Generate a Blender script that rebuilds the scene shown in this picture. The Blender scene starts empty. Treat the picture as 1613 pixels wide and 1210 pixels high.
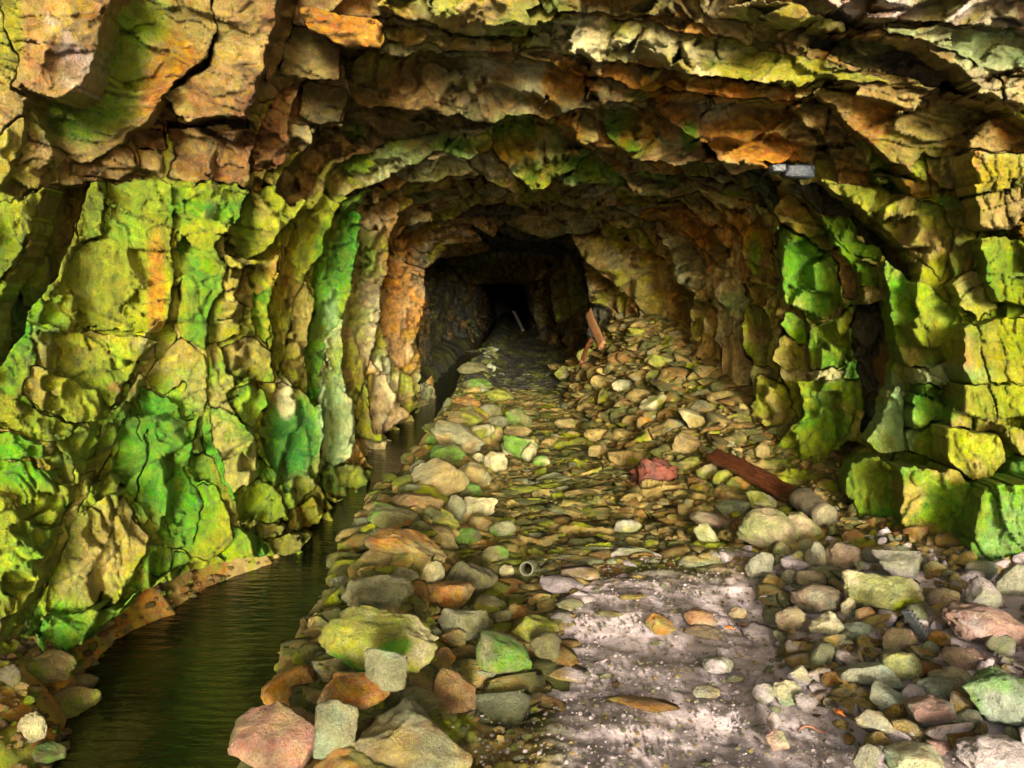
import bpy, bmesh, math, random
import numpy as np
from mathutils import Vector, Matrix, geometry

R = math.radians
random.seed(7)
rng = np.random.default_rng(7)
scene = bpy.context.scene
COL = scene.collection

# ------------------------------------------------------------------ camera, sky, sun, exposure
F = 1242.0                     # focal length in pixels of the 1613 x 1210 picture
CX, CY = 806.5, 605.0
PITCH = R(6.2)
CAMZ = 1.5
cam_d = bpy.data.cameras.new('camera')
cam_d.sensor_width = 36.0
cam_d.lens = F / 1613.0 * 36.0
cam_d.clip_start = 0.05
cam_d.clip_end = 500
cam = bpy.data.objects.new('camera', cam_d)
cam.location = (0, 0, CAMZ)
cam.rotation_euler = (R(90) - PITCH, 0, 0)
COL.objects.link(cam)
scene.camera = cam

SUN_EL, SUN_AZ = R(6.5), R(4)          # low, from behind the camera and a little to its right
world = bpy.data.worlds.new('World')
scene.world = world
world.use_nodes = True
nt = world.node_tree
bg = nt.nodes['Background']
sky = nt.nodes.new('ShaderNodeTexSky')
sky.sky_type = 'NISHITA'
sky.sun_disc = False
sky.sun_elevation = SUN_EL
sky.sun_rotation = math.pi - SUN_AZ
sky.dust_density = 3.0
nt.links.new(sky.outputs['Color'], bg.inputs['Color'])
bg.inputs['Strength'].default_value = 0.15
sd = bpy.data.lights.new('sun', 'SUN')
sd.energy = 2.5
sd.angle = R(12)
sd.color = (1.0, 0.93, 0.80)
sun = bpy.data.objects.new('sun', sd)
sv = Vector((math.sin(SUN_AZ) * math.cos(SUN_EL), -math.cos(SUN_AZ) * math.cos(SUN_EL), math.sin(SUN_EL)))
sun.rotation_euler = sv.to_track_quat('Z', 'Y').to_euler()
sun.location = sv * 20
COL.objects.link(sun)
vs = scene.view_settings
vs.view_transform = 'Standard'
vs.look = 'None'
vs.gamma = 1
vs.use_curve_mapping = False
vs.exposure = 2.28
scene.cycles.max_bounces = 6
scene.cycles.diffuse_bounces = 3
scene.cycles.glossy_bounces = 2

# ------------------------------------------------------------------ noise
def _hash(ix, iy, iz, s):
    h = (ix * 374761393 + iy * 668265263 + iz * 2147483647 + s * 974634777) & 0xffffffff
    h = ((h ^ (h >> 13)) * 1274126177) & 0xffffffff
    h = ((h ^ (h >> 16)) * 2246822519) & 0xffffffff
    return ((h ^ (h >> 15)) & 0xffff) / 65535.0 * 2 - 1

def noise(p, s=0):
    p = np.asarray(p, float)
    i = np.floor(p).astype(np.int64)
    f = p - i
    u = f * f * f * (f * (f * 6 - 15) + 10)
    out = 0
    for dx in (0, 1):
        wx = u[..., 0] if dx else 1 - u[..., 0]
        for dy in (0, 1):
            wy = u[..., 1] if dy else 1 - u[..., 1]
            for dz in (0, 1):
                wz = u[..., 2] if dz else 1 - u[..., 2]
                out = out + wx * wy * wz * _hash(i[..., 0] + dx, i[..., 1] + dy, i[..., 2] + dz, s)
    return out

def fbm(p, o=4, s=0, g=0.5):
    a, t, r = 1.0, 0, 0
    p = np.asarray(p, float)
    for k in range(o):
        r = r + a * noise(p, s + k)
        t += a
        a *= g
        p = p * 2.03 + 11.3
    return r / t

def worley(p, s=0):
    """broken planes: every cell gets its own offset and tilt; returns (relief, cell value)"""
    p = np.asarray(p, float)
    i = np.floor(p).astype(np.int64)
    best = np.full(len(p), 1e9); val = np.zeros(len(p)); cid = np.zeros(len(p))
    for dx in (-1, 0, 1):
        for dy in (-1, 0, 1):
            for dz in (-1, 0, 1):
                a, b, c = i[:, 0] + dx, i[:, 1] + dy, i[:, 2] + dz
                cx = a + .5 + .42 * _hash(a, b, c, s)
                cy = b + .5 + .42 * _hash(a, b, c, s + 1)
                cz = c + .5 + .42 * _hash(a, b, c, s + 2)
                d = (p[:, 0] - cx) ** 2 + (p[:, 1] - cy) ** 2 + (p[:, 2] - cz) ** 2
                m = d < best
                o = _hash(a, b, c, s + 3)
                t = (o * .55 + (p[:, 0] - cx) * _hash(a, b, c, s + 4) + (p[:, 1] - cy) * _hash(a, b, c, s + 5)
                     + (p[:, 2] - cz) * _hash(a, b, c, s + 6))
                best = np.where(m, d, best); val = np.where(m, t, val); cid = np.where(m, o, cid)
    return val, cid

def sstep(a, b, x):
    t = np.clip((x - a) / (b - a), 0, 1)
    return t * t * (3 - 2 * t)

# ------------------------------------------------------------------ colours (base colours, linear)
PAL = {
 'y': (0.215, 0.260, 0.006), 'g': (0.065, 0.250, 0.005), 'e': (0.025, 0.160, 0.018),
 'd': (0.085, 0.095, 0.020), 'k': (0.035, 0.035, 0.022), 't': (0.330, 0.260, 0.095),
 'b': (0.200, 0.120, 0.035), 'r': (0.250, 0.135, 0.055), 'o': (0.430, 0.200, 0.025),
 'w': (0.560, 0.540, 0.300), 's': (0.220, 0.240, 0.140), 'p': (0.500, 0.440, 0.470),
 'm': (0.300, 0.480, 0.220), 'c': (0.200, 0.290, 0.200), 'a': (0.340, 0.170, 0.130),
}
PAL = {k: np.array(v) for k, v in PAL.items()}
STONE_DULL = np.array((0.23, 0.215, 0.115))

def mixcol(code, pos, seed=0, scale=4.0):
    """two or three colours of one rock, blended in patches"""
    c = np.tile(PAL[code[0]], (len(pos), 1))
    for q, ch in enumerate(code[1:]):
        n = fbm(pos * scale * (1 + .6 * q), 4, seed + 31 * q)
        w = sstep(-0.12 + .12 * q, 0.22 + .12 * q, n)[:, None]
        c = c * (1 - w) + PAL[ch] * w
    v = 1 + 0.28 * fbm(pos * scale * 3.1, 3, seed + 77)
    return c * v[:, None]

# ------------------------------------------------------------------ object helpers
def new_mesh(name, verts, faces, mat, cols=None, smooth=True):
    me = bpy.data.meshes.new(name)
    v = np.asarray(verts, np.float32)
    me.vertices.add(len(v))
    me.vertices.foreach_set('co', v.ravel())
    if isinstance(faces, np.ndarray):
        n, k = faces.shape
        me.loops.add(n * k)
        me.loops.foreach_set('vertex_index', faces.astype(np.int32).ravel())
        me.polygons.add(n)
        me.polygons.foreach_set('loop_start', np.arange(0, n * k, k, dtype=np.int32))
        me.polygons.foreach_set('loop_total', np.full(n, k, np.int32))
        me.update(calc_edges=True)
    else:
        me.clear_geometry()
        me.from_pydata([tuple(a) for a in v], [], faces)
    if cols is not None:
        a = me.color_attributes.new('Col', 'FLOAT_COLOR', 'POINT')
        cc = np.ones((len(v), 4), np.float32)
        cc[:, :3] = np.clip(cols, 0.004, 0.85)
        a.data.foreach_set('color', cc.ravel())
    if smooth:
        me.polygons.foreach_set('use_smooth', np.ones(len(me.polygons), bool))
    me.materials.append(mat)
    me.validate()
    return me

def link(name, me, parent=None, loc=None):
    o = bpy.data.objects.new(name, me)
    COL.objects.link(o)
    if parent is not None:
        o.parent = parent
    if loc is not None:
        o.location = loc
    return o

def tag(o, label, cat, group=None):
    o['label'] = label
    o['category'] = cat
    if group:
        o['group'] = group
    return o

def centred(verts):
    c = verts.mean(0)
    return verts - c, c

# ------------------------------------------------------------------ materials
def rock_material(name, rough=0.55, bump=0.6, speck=0.5, fine=1.0, spec=0.5, vmin=.12, vmax=1.85):
    m = bpy.data.materials.new(name)
    m.use_nodes = True
    n, l = m.node_tree.nodes, m.node_tree.links
    b = n['Principled BSDF']
    geo = n.new('ShaderNodeNewGeometry')
    att = n.new('ShaderNodeAttribute'); att.attribute_name = 'Col'
    def nz(scale, det, ro=0.6, vec=None):
        t = n.new('ShaderNodeTexNoise')
        t.inputs['Scale'].default_value = scale
        t.inputs['Detail'].default_value = det
        t.inputs['Roughness'].default_value = ro
        l.new(vec or geo.outputs['Position'], t.inputs['Vector'])
        return t
    def math_(op, a, c):
        t = n.new('ShaderNodeMath'); t.operation = op
        for i, q in enumerate((a, c)):
            if isinstance(q, (int, float)): t.inputs[i].default_value = q
            else: l.new(q, t.inputs[i])
        return t.outputs[0]
    n1 = nz(9 * fine, 6, .65)
    n2 = nz(75 * fine, 6, .78)
    n3 = nz(3.0, 4, .6)
    # brightness mottling
    mr = n.new('ShaderNodeMapRange')
    mr.inputs['From Min'].default_value = .3; mr.inputs['From Max'].default_value = .7
    mr.inputs['To Min'].default_value = vmin; mr.inputs['To Max'].default_value = vmax
    l.new(math_('ADD', math_('MULTIPLY', n1.outputs['Fac'], .5), math_('MULTIPLY', n2.outputs['Fac'], .5)), mr.inputs['Value'])
    hsv = n.new('ShaderNodeHueSaturation')
    l.new(att.outputs['Color'], hsv.inputs['Color'])
    l.new(mr.outputs[0], hsv.inputs['Value'])
    hr = n.new('ShaderNodeMapRange')
    hr.inputs['From Min'].default_value = .3; hr.inputs['From Max'].default_value = .7
    hr.inputs['To Min'].default_value = .465; hr.inputs['To Max'].default_value = .53
    l.new(nz(14 * fine, 4).outputs['Fac'], hr.inputs['Value'])
    l.new(hr.outputs[0], hsv.inputs['Hue'])
    sr = n.new('ShaderNodeMapRange')
    sr.inputs['From Min'].default_value = .3; sr.inputs['From Max'].default_value = .7
    sr.inputs['To Min'].default_value = 1.3; sr.inputs['To Max'].default_value = .9
    l.new(nz(24 * fine, 4).outputs['Fac'], sr.inputs['Value'])
    l.new(sr.outputs[0], hsv.inputs['Saturation'])
    # pale mineral specks
    vo = n.new('ShaderNodeTexVoronoi'); vo.inputs['Scale'].default_value = 42 * fine
    l.new(geo.outputs['Position'], vo.inputs['Vector'])
    sp = math_('MULTIPLY', math_('LESS_THAN', vo.outputs['Distance'], .16), math_('GREATER_THAN', n1.outputs['Fac'], .56))
    mx = n.new('ShaderNodeMix'); mx.data_type = 'RGBA'
    l.new(math_('MULTIPLY', sp, speck), mx.inputs['Factor'])
    l.new(hsv.outputs['Color'], mx.inputs['A'])
    mx.inputs['B'].default_value = (.62, .6, .4, 1)
    l.new(mx.outputs['Result'], b.inputs['Base Color'])
    # fine relief: grain and splintery foliation
    mu = n.new('ShaderNodeTexNoise'); mu.inputs['Scale'].default_value = 1.0; mu.inputs['Detail'].default_value = 8; mu.inputs['Roughness'].default_value = .7
    mpp = n.new('ShaderNodeMapping'); mpp.inputs['Scale'].default_value = (26 * fine, 14 * fine, 8 * fine); mpp.inputs['Rotation'].default_value = (0, R(22), 0)
    l.new(geo.outputs['Position'], mpp.inputs['Vector']); l.new(mpp.outputs[0], mu.inputs['Vector'])
    h = math_('ADD', math_('ADD', math_('MULTIPLY', n1.outputs['Fac'], .9), math_('MULTIPLY', n2.outputs['Fac'], .55)), math_('MULTIPLY', mu.outputs['Fac'], .6))
    bp = n.new('ShaderNodeBump'); bp.inputs['Strength'].default_value = bump
    bp.inputs['Distance'].default_value = .075 / fine
    l.new(h, bp.inputs['Height'])
    l.new(bp.outputs['Normal'], b.inputs['Normal'])
    rr = n.new('ShaderNodeMapRange')
    rr.inputs['From Min'].default_value = .35; rr.inputs['From Max'].default_value = .65
    rr.inputs['To Min'].default_value = rough - .2; rr.inputs['To Max'].default_value = rough + .25
    l.new(n3.outputs['Fac'], rr.inputs['Value'])
    l.new(rr.outputs[0], b.inputs['Roughness'])
    b.inputs['Specular IOR Level'].default_value = spec
    return m

M_WALL = rock_material('mossy_rock', .55, 1.0, .55, 1.8)
M_STONE = rock_material('loose_stone', .58, 1.0, .4, 1.5)
M_GROUND = rock_material('damp_ground', .62, .9, .12, 3.2, .5, .65, 1.4)

def plain_material(name, c1, c2, scale=20, rough=.6, bump=.5, stretch=(1, 1, 1), metal=0):
    m = bpy.data.materials.new(name); m.use_nodes = True
    n, l = m.node_tree.nodes, m.node_tree.links
    b = n['Principled BSDF']
    tc = n.new('ShaderNodeTexCoord'); mp = n.new('ShaderNodeMapping')
    mp.inputs['Scale'].default_value = stretch
    l.new(tc.outputs['Object'], mp.inputs['Vector'])
    t = n.new('ShaderNodeTexNoise'); t.inputs['Scale'].default_value = scale; t.inputs['Detail'].default_value = 7
    t.inputs['Roughness'].default_value = .7
    l.new(mp.outputs[0], t.inputs['Vector'])
    cr = n.new('ShaderNodeValToRGB')
    cr.color_ramp.elements[0].position = .36; cr.color_ramp.elements[0].color = (*c1, 1)
    cr.color_ramp.elements[1].position = .66; cr.color_ramp.elements[1].color = (*c2, 1)
    l.new(t.outputs['Fac'], cr.inputs['Fac']); l.new(cr.outputs['Color'], b.inputs['Base Color'])
    bp = n.new('ShaderNodeBump'); bp.inputs['Strength'].default_value = bump; bp.inputs['Distance'].default_value = .01
    l.new(t.outputs['Fac'], bp.inputs['Height']); l.new(bp.outputs['Normal'], b.inputs['Normal'])
    b.inputs['Roughness'].default_value = rough
    b.inputs['Metallic'].default_value = metal
    return m

# ------------------------------------------------------------------ the tunnel's measures (metres); mouth flare and far widening are shaped for the light
XL_T = ([-2, 1.0, 2.0, 3.0, 3.9, 4.4, 5.0, 9.0, 12, 13.4, 15, 24, 32], [4.6, 2.9, 2.35, 1.98, 1.86, 1.58, 1.52, 1.48, 1.40, 1.38, 2.1, 2.0, 1.4])
XR_T = ([-2, 1.0, 3.0, 4.4, 5.3, 7.0, 9.0, 12, 14.6, 16, 24, 32], [5.6, 4.2, 3.4, 2.95, 2.5, 2.28, 2.3, 1.75, 1.15, 1.5, 1.4, .9])
H_T = ([-2, 1.0, 2.0, 3.0, 4.0, 5.0, 6.0, 7.5, 9.0, 13.6, 15, 24, 32], [3.4, 2.35, 2.0, 1.75, 1.55, 1.4, 1.28, 1.18, 1.15, .98, 1.4, 1.3, .9])
XL = lambda y: np.interp(y, *XL_T)
XR = lambda y: np.interp(y, *XR_T)
HC = lambda y: np.interp(y, *H_T)

def rho(cx, cz, y):
    """distance from the camera's line to the wall, in the direction (cx, cz) across the tunnel"""
    X = np.where(cx < 0, XL(y), XR(y))
    H = np.where(cz > 0, HC(y), 2.6)
    return 1.0 / ((np.abs(cx) / X) ** 3.6 + (np.abs(cz) / H) ** 3.6) ** (1 / 3.6)

def pix_dir(px, py):
    u = (np.asarray(px, float) - CX) / F
    v = (np.asarray(py, float) - CY) / F
    sp, cp = math.sin(PITCH), math.cos(PITCH)
    dy = cp - v * sp
    dz = -sp - v * cp
    return u / dy, dz / dy                # ray as (dx, 1, dz)

def wall_y(px, py):
    dx, dz = pix_dir(px, py)
    m = np.sqrt(dx * dx + dz * dz) + 1e-5
    cx, cz = dx / m, dz / m
    y = np.full(np.shape(m), 6.0)
    for _ in range(24):
        y = .5 * y + .5 * np.clip(rho(cx, cz, y) / m, .4, 74)
    return y

XLS_T = ([1.0, 2.0, 2.6, 3.3, 3.8, 4.0, 4.4, 4.7, 5.7, 6.6, 8.7, 20, 32], [-1.3, -1.42, -1.50, -1.70, -1.70, -1.60, -1.49, -1.37, -1.44, -1.36, -1.42, -1.3, -1.2])
XRS_T = ([1.0, 2.5, 3.7, 5.0, 6.0, 7.3, 9.0, 14, 20, 32], [-.80, -.88, -.95, -1.02, -1.04, -.93, -.92, -1.0, -.92, -.9])

def gz(x, y, fine=True):
    x = np.asarray(x, float); y = np.asarray(y, float)
    xl = np.interp(y, *XLS_T); xr = np.interp(y, *XRS_T)
    wob = np.stack([x * 0 + 3.3, y * 2.6 + 0 * x, x * 0], -1)
    xr = xr + .09 * noise(wob, 41) + .045 * noise(wob * 3, 42)
    xl = xl + .07 * noise(wob * 2, 43) + .03 * noise(wob * 6, 44)
    z = 0.03 * np.ones(np.broadcast(x, y).shape)
    z = z + .17 * np.exp(-((x - (xr + .42)) / .22) ** 2)
    ch = sstep(xr + .10, xr - .14, x)
    z = z * (1 - ch) + (-.38) * ch
    bank = sstep(xl + .10, xl - .35, x)
    z = z + bank * (.36 + .42 * np.clip(xl - x, 0, 2))
    z = z + .95 * sstep(.55, 2.0, x) * np.exp(-((y - 12.3) / 3.2) ** 2)
    z = z + .40 * sstep(.7, 2.4, x) * sstep(4.6, 7.5, y) * sstep(16, 12, y)
    z = z + .16 * sstep(1.0, 2.9, x) * sstep(7, 4.5, y)
    if fine:
        p = np.stack([x * 1.0, y * 1.0, np.zeros_like(x * y)], -1)
        z = z + .05 * fbm(p * 1.6, 3, 5) + .022 * fbm(p * 7, 3, 9)
    return z

def ground_hit(px, py):
    dx, dz = pix_dir(px, py)
    dx, dz = float(dx), float(dz)
    lo = .8
    ys = np.concatenate([np.linspace(.8, 8, 240), np.linspace(8.05, 30, 200)])
    h = CAMZ + dz * ys - gz(dx * ys, ys, False)
    k = np.argmax(h < 0)
    if h[k] >= 0:
        k = len(ys) - 1
    y = ys[k]
    return dx * y, y, float(gz(dx * y, y, False))

# ------------------------------------------------------------------ the rock faces, one slab per block seen
# (colours, lift towards the viewer, frontality, outline)
SL = [
('trp',.93,.5,[(8,-60),(185,-60),(175,0),(125,147),(70,143),(20,130),(28,85),(5,45)]),
('to',.96,.5,[(192,-60),(333,-60),(333,2),(338,45),(324,86),(275,138),(253,160),(238,182),(201,208),(197,231),(141,249),(86,253),(78,223),(56,149),(130,152),(149,112)]),
('tr',.93,.5,[(341,-60),(450,-60),(437,0),(413,100),(400,167),(390,190),(357,186),(297,186),(255,160),(283,141),(327,108),(338,56)]),
('bd',1.0,.5,[(440,-20),(470,-20),(462,48),(418,135),(415,97)]),
('rb',.97,.5,[(428,149),(480,130),(458,164),(447,260),(443,268),(405,268),(394,257),(409,208)]),
('brt',1.0,.5,[(263,200),(395,205),(407,210),(395,288),(315,287),(263,283),(272,240)]),
('bk',1.04,.5,[(262,186),(395,192),(395,204),(263,199)]),
('b',1.03,.5,[(208,190),(255,180),(262,240),(212,240)]),
('tb',1.0,.5,[(219,243),(258,245),(260,284),(220,280)]),
('bt',1.0,.5,[(100,258),(178,231),(210,243),(217,277),(182,284),(110,277)]),
('ob',.93,.5,[(472,18),(560,22),(600,33),(599,74),(547,74),(483,41)]),
('dk',.96,.5,[(454,48),(484,42),(543,76),(533,127),(495,130),(435,119)]),
('d',.98,.5,[(480,130),(543,145),(536,193),(498,193),(470,180)]),
('ts',.98,.5,[(454,193),(485,196),(490,223),(462,242),(447,238)]),
('db',1.02,.5,[(545,75),(600,80),(700,90),(790,95),(900,110),(1000,135),(1060,150),(930,172),(800,187),(700,182),(560,165),(545,140)]),
('td',1.04,.7,[(545,150),(560,168),(690,185),(790,188),(720,205),(640,222),(560,238),(520,245),(495,290),(470,330),(455,330),(440,300),(450,268),(495,200),(540,195)]),
('yt',1.0,.5,[(-40,-40),(6,-40),(5,50),(28,90),(18,132),(50,150),(35,185),(20,185),(-40,240)]),
('yt',.97,.5,[(40,190),(55,165),(78,225),(82,250),(70,262),(55,295),(25,313),(3,300),(26,253),(45,208)]),
('yt',1.0,.5,[(-40,245),(20,190),(38,190),(42,208),(24,253),(0,300),(-40,330)]),
('y',1.0,.5,[(-40,325),(35,312),(68,292),(48,357),(18,413),(-40,500)]),
('bk',1.08,.7,[(75,290),(140,290),(130,325),(100,400),(75,450),(40,500),(15,560),(-20,600),(-20,490),(30,420),(55,360)]),
('yt',1.0,.5,[(142,290),(165,290),(160,335),(156,375),(118,378),(128,328)]),
('y',.98,.45,[(170,290),(273,290),(276,380),(272,450),(262,500),(245,530),(170,520),(100,508),(60,505),(85,450),(115,385),(158,378)]),
('yg',1.0,.5,[(284,293),(397,295),(378,345),(340,395),(358,420),(350,460),(335,480),(325,545),(290,535),(282,500),(288,430)]),
('ty',1.0,.5,[(357,400),(413,411),(383,422),(379,448),(368,478),(381,489),(376,530),(327,537),(335,474),(353,437)]),
('ty',.98,.5,[(397,302),(446,290),(480,318),(465,342),(443,357),(428,387),(383,413),(360,425),(357,368),(380,338)]),
('ty',1.0,.5,[(390,418),(432,407),(428,452),(402,474),(392,460)]),
('yt',.98,.45,[(545,325),(520,320),(558,312),(600,291),(560,305),(535,330),(508,375),(488,425),(465,475),(447,550),(435,590),(425,570),(428,500),(432,440),(445,390),(465,345),(505,300),(525,318)]),
('ty',1.0,.45,[(472,433),(495,471),(495,497),(484,549),(480,608),(439,586),(454,523),(461,482)]),
('ge',1.0,.45,[(492,425),(525,365),(568,333),(562,375),(552,445),(535,495),(513,525),(510,590),(500,640),(485,615),(486,550),(498,495)]),
('yb',.99,.45,[(565,357),(578,316),(622,312),(619,361),(608,425),(598,455),(602,490),(590,545),(575,610),(560,640),(545,600),(540,560),(535,495),(552,440)]),
('wm',.99,.45,[(513,523),(534,500),(545,560),(558,640),(560,675),(552,725),(528,735),(508,728),(505,660),(513,625)]),
('bd',.99,.5,[(505,735),(555,733),(585,745),(575,770),(540,780),(500,765)]),
('et',.97,.45,[(428,597),(470,605),(510,632),(506,700),(495,772),(465,790),(446,772),(417,705),(410,680)]),
('y',1.0,.5,[(350,620),(372,605),(413,612),(417,632),(402,675),(387,668)]),
('yt',1.0,.5,[(350,545),(395,535),(430,560),(424,600),(372,603),(350,590)]),
('tg',.98,.5,[(327,640),(350,640),(372,657),(402,690),(405,755),(372,780),(357,757),(335,709)]),
('y',.98,.5,[(372,775),(409,755),(446,780),(446,813),(417,822),(376,817)]),
('b',.98,.5,[(378,825),(440,822),(445,840),(405,850),(385,845)]),
('bo',.97,.5,[(410,850),(465,838),(485,842),(475,870),(430,880)]),
('ob',.97,.5,[(445,800),(490,785),(512,800),(500,815),(450,835)]),
('ty',.98,.5,[(260,560),(292,533),(318,560),(322,610),(312,650),(285,650),(287,605),(262,625),(235,600)]),
('gy',.97,.45,[(222,610),(262,628),(280,655),(310,655),(300,700),(285,740),(320,790),(300,850),(262,865),(235,820),(215,790),(235,700),(238,665),(225,690)]),
('yg',1.0,.5,[(190,690),(218,620),(233,668),(225,735),(212,790),(195,780),(175,740)]),
('yt',.96,.45,[(80,515),(140,520),(242,541),(215,575),(175,640),(158,620),(125,600),(75,582),(72,545)]),
('yt',.97,.5,[(42,582),(60,580),(145,605),(155,640),(150,668),(113,672),(40,620)]),
('y',.98,.5,[(2,607),(110,672),(108,690),(80,702),(-40,650),(-40,590)]),
('yg',.98,.5,[(-40,660),(0,672),(70,705),(65,725),(30,728),(-40,710)]),
('y',.98,.5,[(118,675),(150,690),(132,720),(88,705)]),
('d',1.02,.5,[(67,725),(85,710),(115,730),(115,758),(85,755)]),
('yg',.97,.5,[(-40,715),(0,722),(60,740),(110,762),(104,810),(82,832),(30,812),(20,780),(-40,775)]),
('yt',.97,.5,[(-40,780),(18,785),(28,815),(80,838),(65,900),(30,960),(-40,1000)]),
('bt',1.03,.7,[(225,590),(235,600),(205,660),(165,720),(140,770),(118,830),(80,900),(35,1000),(15,1010),(30,960),(68,895),(100,825),(115,770),(150,700),(170,655)]),
('ty',.97,.45,[(165,780),(195,790),(210,827),(230,845),(225,870),(208,900),(175,953),(110,970),(70,960),(80,895),(112,835),(130,810)]),
('yg',.98,.5,[(200,797),(220,793),(232,820),(222,838)]),
('gy',.97,.5,[(223,855),(268,857),(268,897),(242,910),(220,890)]),
('g',.98,.5,[(272,865),(298,880),(280,900),(270,898)]),
('yo',.98,.5,[(305,760),(335,760),(357,800),(372,857),(325,880),(298,875),(270,855),(300,850),(320,795)]),
('bt',1.0,.5,[(285,715),(305,715),(330,730),(355,765),(370,790),(372,830),(350,800),(330,758),(300,755)]),
('g',.98,.5,[(50,1000),(70,965),(120,975),(180,958),(240,915),(190,955),(130,1018),(60,1035)]),
('yt',.95,.5,[(600,5),(690,-60),(800,-60),(835,40),(825,60),(770,55),(690,45),(640,30)]),
('to',.97,.5,[(600,35),(700,52),(800,64),(810,80),(760,82),(690,80),(602,62)]),
('yw',.955,.4,[(835,62),(870,30),(930,20),(1050,40),(1130,60),(1210,80),(1330,102),(1400,130),(1340,128),(1230,130),(1100,122),(1000,95),(880,85),(815,72)]),
('ot',.95,.3,[(830,85),(880,90),(1000,98),(1100,126),(1230,134),(1340,132),(1260,152),(1160,158),(1080,152),(960,125),(860,105)]),
('dk',1.0,.5,[(840,-60),(980,-60),(1060,-60),(1070,25),(1000,25),(900,15),(860,25)]),
('ty',.96,.5,[(1075,-60),(1180,-60),(1210,5),(1330,32),(1325,44),(1160,37),(1100,22)]),
('kd',1.04,.5,[(1273,50),(1385,52),(1460,75),(1552,130),(1535,148),(1460,138),(1350,97),(1273,75)]),
('pd',.94,.5,[(1220,-60),(1680,-60),(1680,60),(1613,50),(1480,33),(1340,24)]),
('mt',.96,.5,[(1330,28),(1480,38),(1613,57),(1680,70),(1680,110),(1570,108),(1500,75),(1400,48)]),
('ty',.98,.5,[(1575,115),(1680,118),(1680,180),(1613,167),(1578,150)]),
('bt',.98,.5,[(1340,110),(1400,137),(1535,152),(1613,190),(1680,200),(1680,240),(1530,238),(1452,245),(1430,270),(1390,240),(1310,165),(1270,155)]),
('to',.93,.4,[(1117,165),(1225,160),(1275,212),(1280,260),(1235,257),(1195,247),(1205,262),(1162,275),(1125,242),(1100,220),(1103,185)]),
('og',.94,.4,[(940,175),(1013,168),(1060,200),(1098,235),(1128,258),(1060,258),(1013,258),(990,240),(960,215)]),
('ob',.96,.45,[(1020,162),(1112,163),(1100,220),(1065,200)]),
('to',.95,.45,[(868,186),(928,178),(946,219),(920,227),(890,208)]),
('yg',.94,.42,[(783,193),(865,190),(894,223),(939,231),(887,275),(846,305),(812,272),(779,238)]),
('gt',.95,.45,[(887,283),(931,238),(965,260),(984,294),(890,290)]),
('gd',.98,.5,[(984,272),(1080,270),(1060,290),(1013,298)]),
('tr',.94,.45,[(738,257),(779,240),(809,272),(831,308),(790,294)]),
('gy',.95,.45,[(697,242),(723,212),(779,205),(782,238),(742,257)]),
('gy',.96,.45,[(525,252),(560,243),(610,230),(665,220),(708,208),(697,238),(655,260),(600,289),(560,308),(520,315),(508,295)]),
('yt',.96,.45,[(649,262),(700,249),(738,260),(757,275),(708,283),(641,292)]),
('bs',1.0,.5,[(634,308),(723,294),(727,312),(686,322),(649,316)]),
('ts',.98,.5,[(619,335),(649,320),(682,331),(682,346),(630,357)]),
('br',.99,.5,[(682,346),(745,342),(797,350),(775,372),(738,353),(700,357)]),
('wt',.97,.5,[(797,350),(824,335),(872,335),(890,357),(890,372),(857,380),(824,365)]),
('dt',1.0,.5,[(820,316),(872,312),(946,350),(928,365),(887,368),(887,346)]),
('ro',.98,.5,[(615,385),(640,364),(693,360),(738,356),(775,391),(731,405),(693,409),(672,425),(640,415)]),
('rbo',.98,.45,[(612,392),(640,417),(668,426),(664,499),(660,565),(649,592),(612,560),(597,500),(604,440)]),
('br',.98,.45,[(582,590),(608,588),(623,625),(645,650),(600,680),(585,678),(578,632)]),
('yb',.98,.45,[(612,562),(649,597),(658,640),(626,658),(615,610)]),
('kd',1.0,.5,[(667,428),(716,406),(723,436),(701,499),(697,558),(679,592),(660,610),(664,499)]),  # inner left wall, its darkness put into the colour
('db',1.0,.5,[(708,424),(760,398),(835,391),(894,398),(868,439),(816,447),(738,447)]),
('ds',1.0,.5,[(824,447),(857,443),(872,506),(850,517),(835,491)]),
('dg',1.0,.5,[(864,435),(894,398),(928,473),(894,499),(876,506)]),
('bt',1.0,.5,[(917,410),(969,447),(976,506),(950,480),(928,476)]),
('tb',.98,.45,[(902,369),(984,376),(1039,406),(1058,450),(1095,462),(1080,536),(1021,558),(1013,499),(969,447),(917,406)]),
('s',.97,.45,[(1030,372),(1080,378),(1113,415),(1113,450),(1100,460),(1060,448),(1055,410)]),
('to',.97,.45,[(970,318),(1013,316),(1065,316),(1121,372),(1143,405),(1125,413),(1087,376),(1050,357),(1000,335)]),
('ty',.98,.5,[(943,316),(968,318),(1000,337),(995,357),(969,357)]),
('ty',.98,.5,[(894,309),(946,309),(924,335)]),
('tr',.98,.45,[(1125,422),(1158,419),(1180,474),(1162,512),(1125,471)]),
('ro',.98,.42,[(1125,335),(1169,335),(1217,361),(1217,450),(1192,440),(1165,409),(1162,372)]),
('ty',.97,.45,[(1087,279),(1188,320),(1214,357),(1143,342),(1113,320)]),
('yd',.97,.5,[(1000,300),(1087,278),(1162,283),(1214,327),(1125,298),(1050,312)]),
('to',.98,.5,[(1166,433),(1221,460),(1210,486),(1184,474)]),
('tg',.98,.45,[(1166,512),(1184,478),(1210,489),(1210,586),(1188,582),(1166,541)]),
('tr',.98,.45,[(1110,486),(1128,489),(1125,549),(1095,612),(1095,556)]),
('tb',.98,.45,[(1139,526),(1158,523),(1184,582),(1180,623),(1143,616),(1136,571)]),
('rb',1.0,.5,[(1143,620),(1177,625),(1175,640),(1154,660)]),
('yt',.97,.45,[(1192,593),(1236,608),(1244,638),(1221,694),(1177,657)]),
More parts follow.
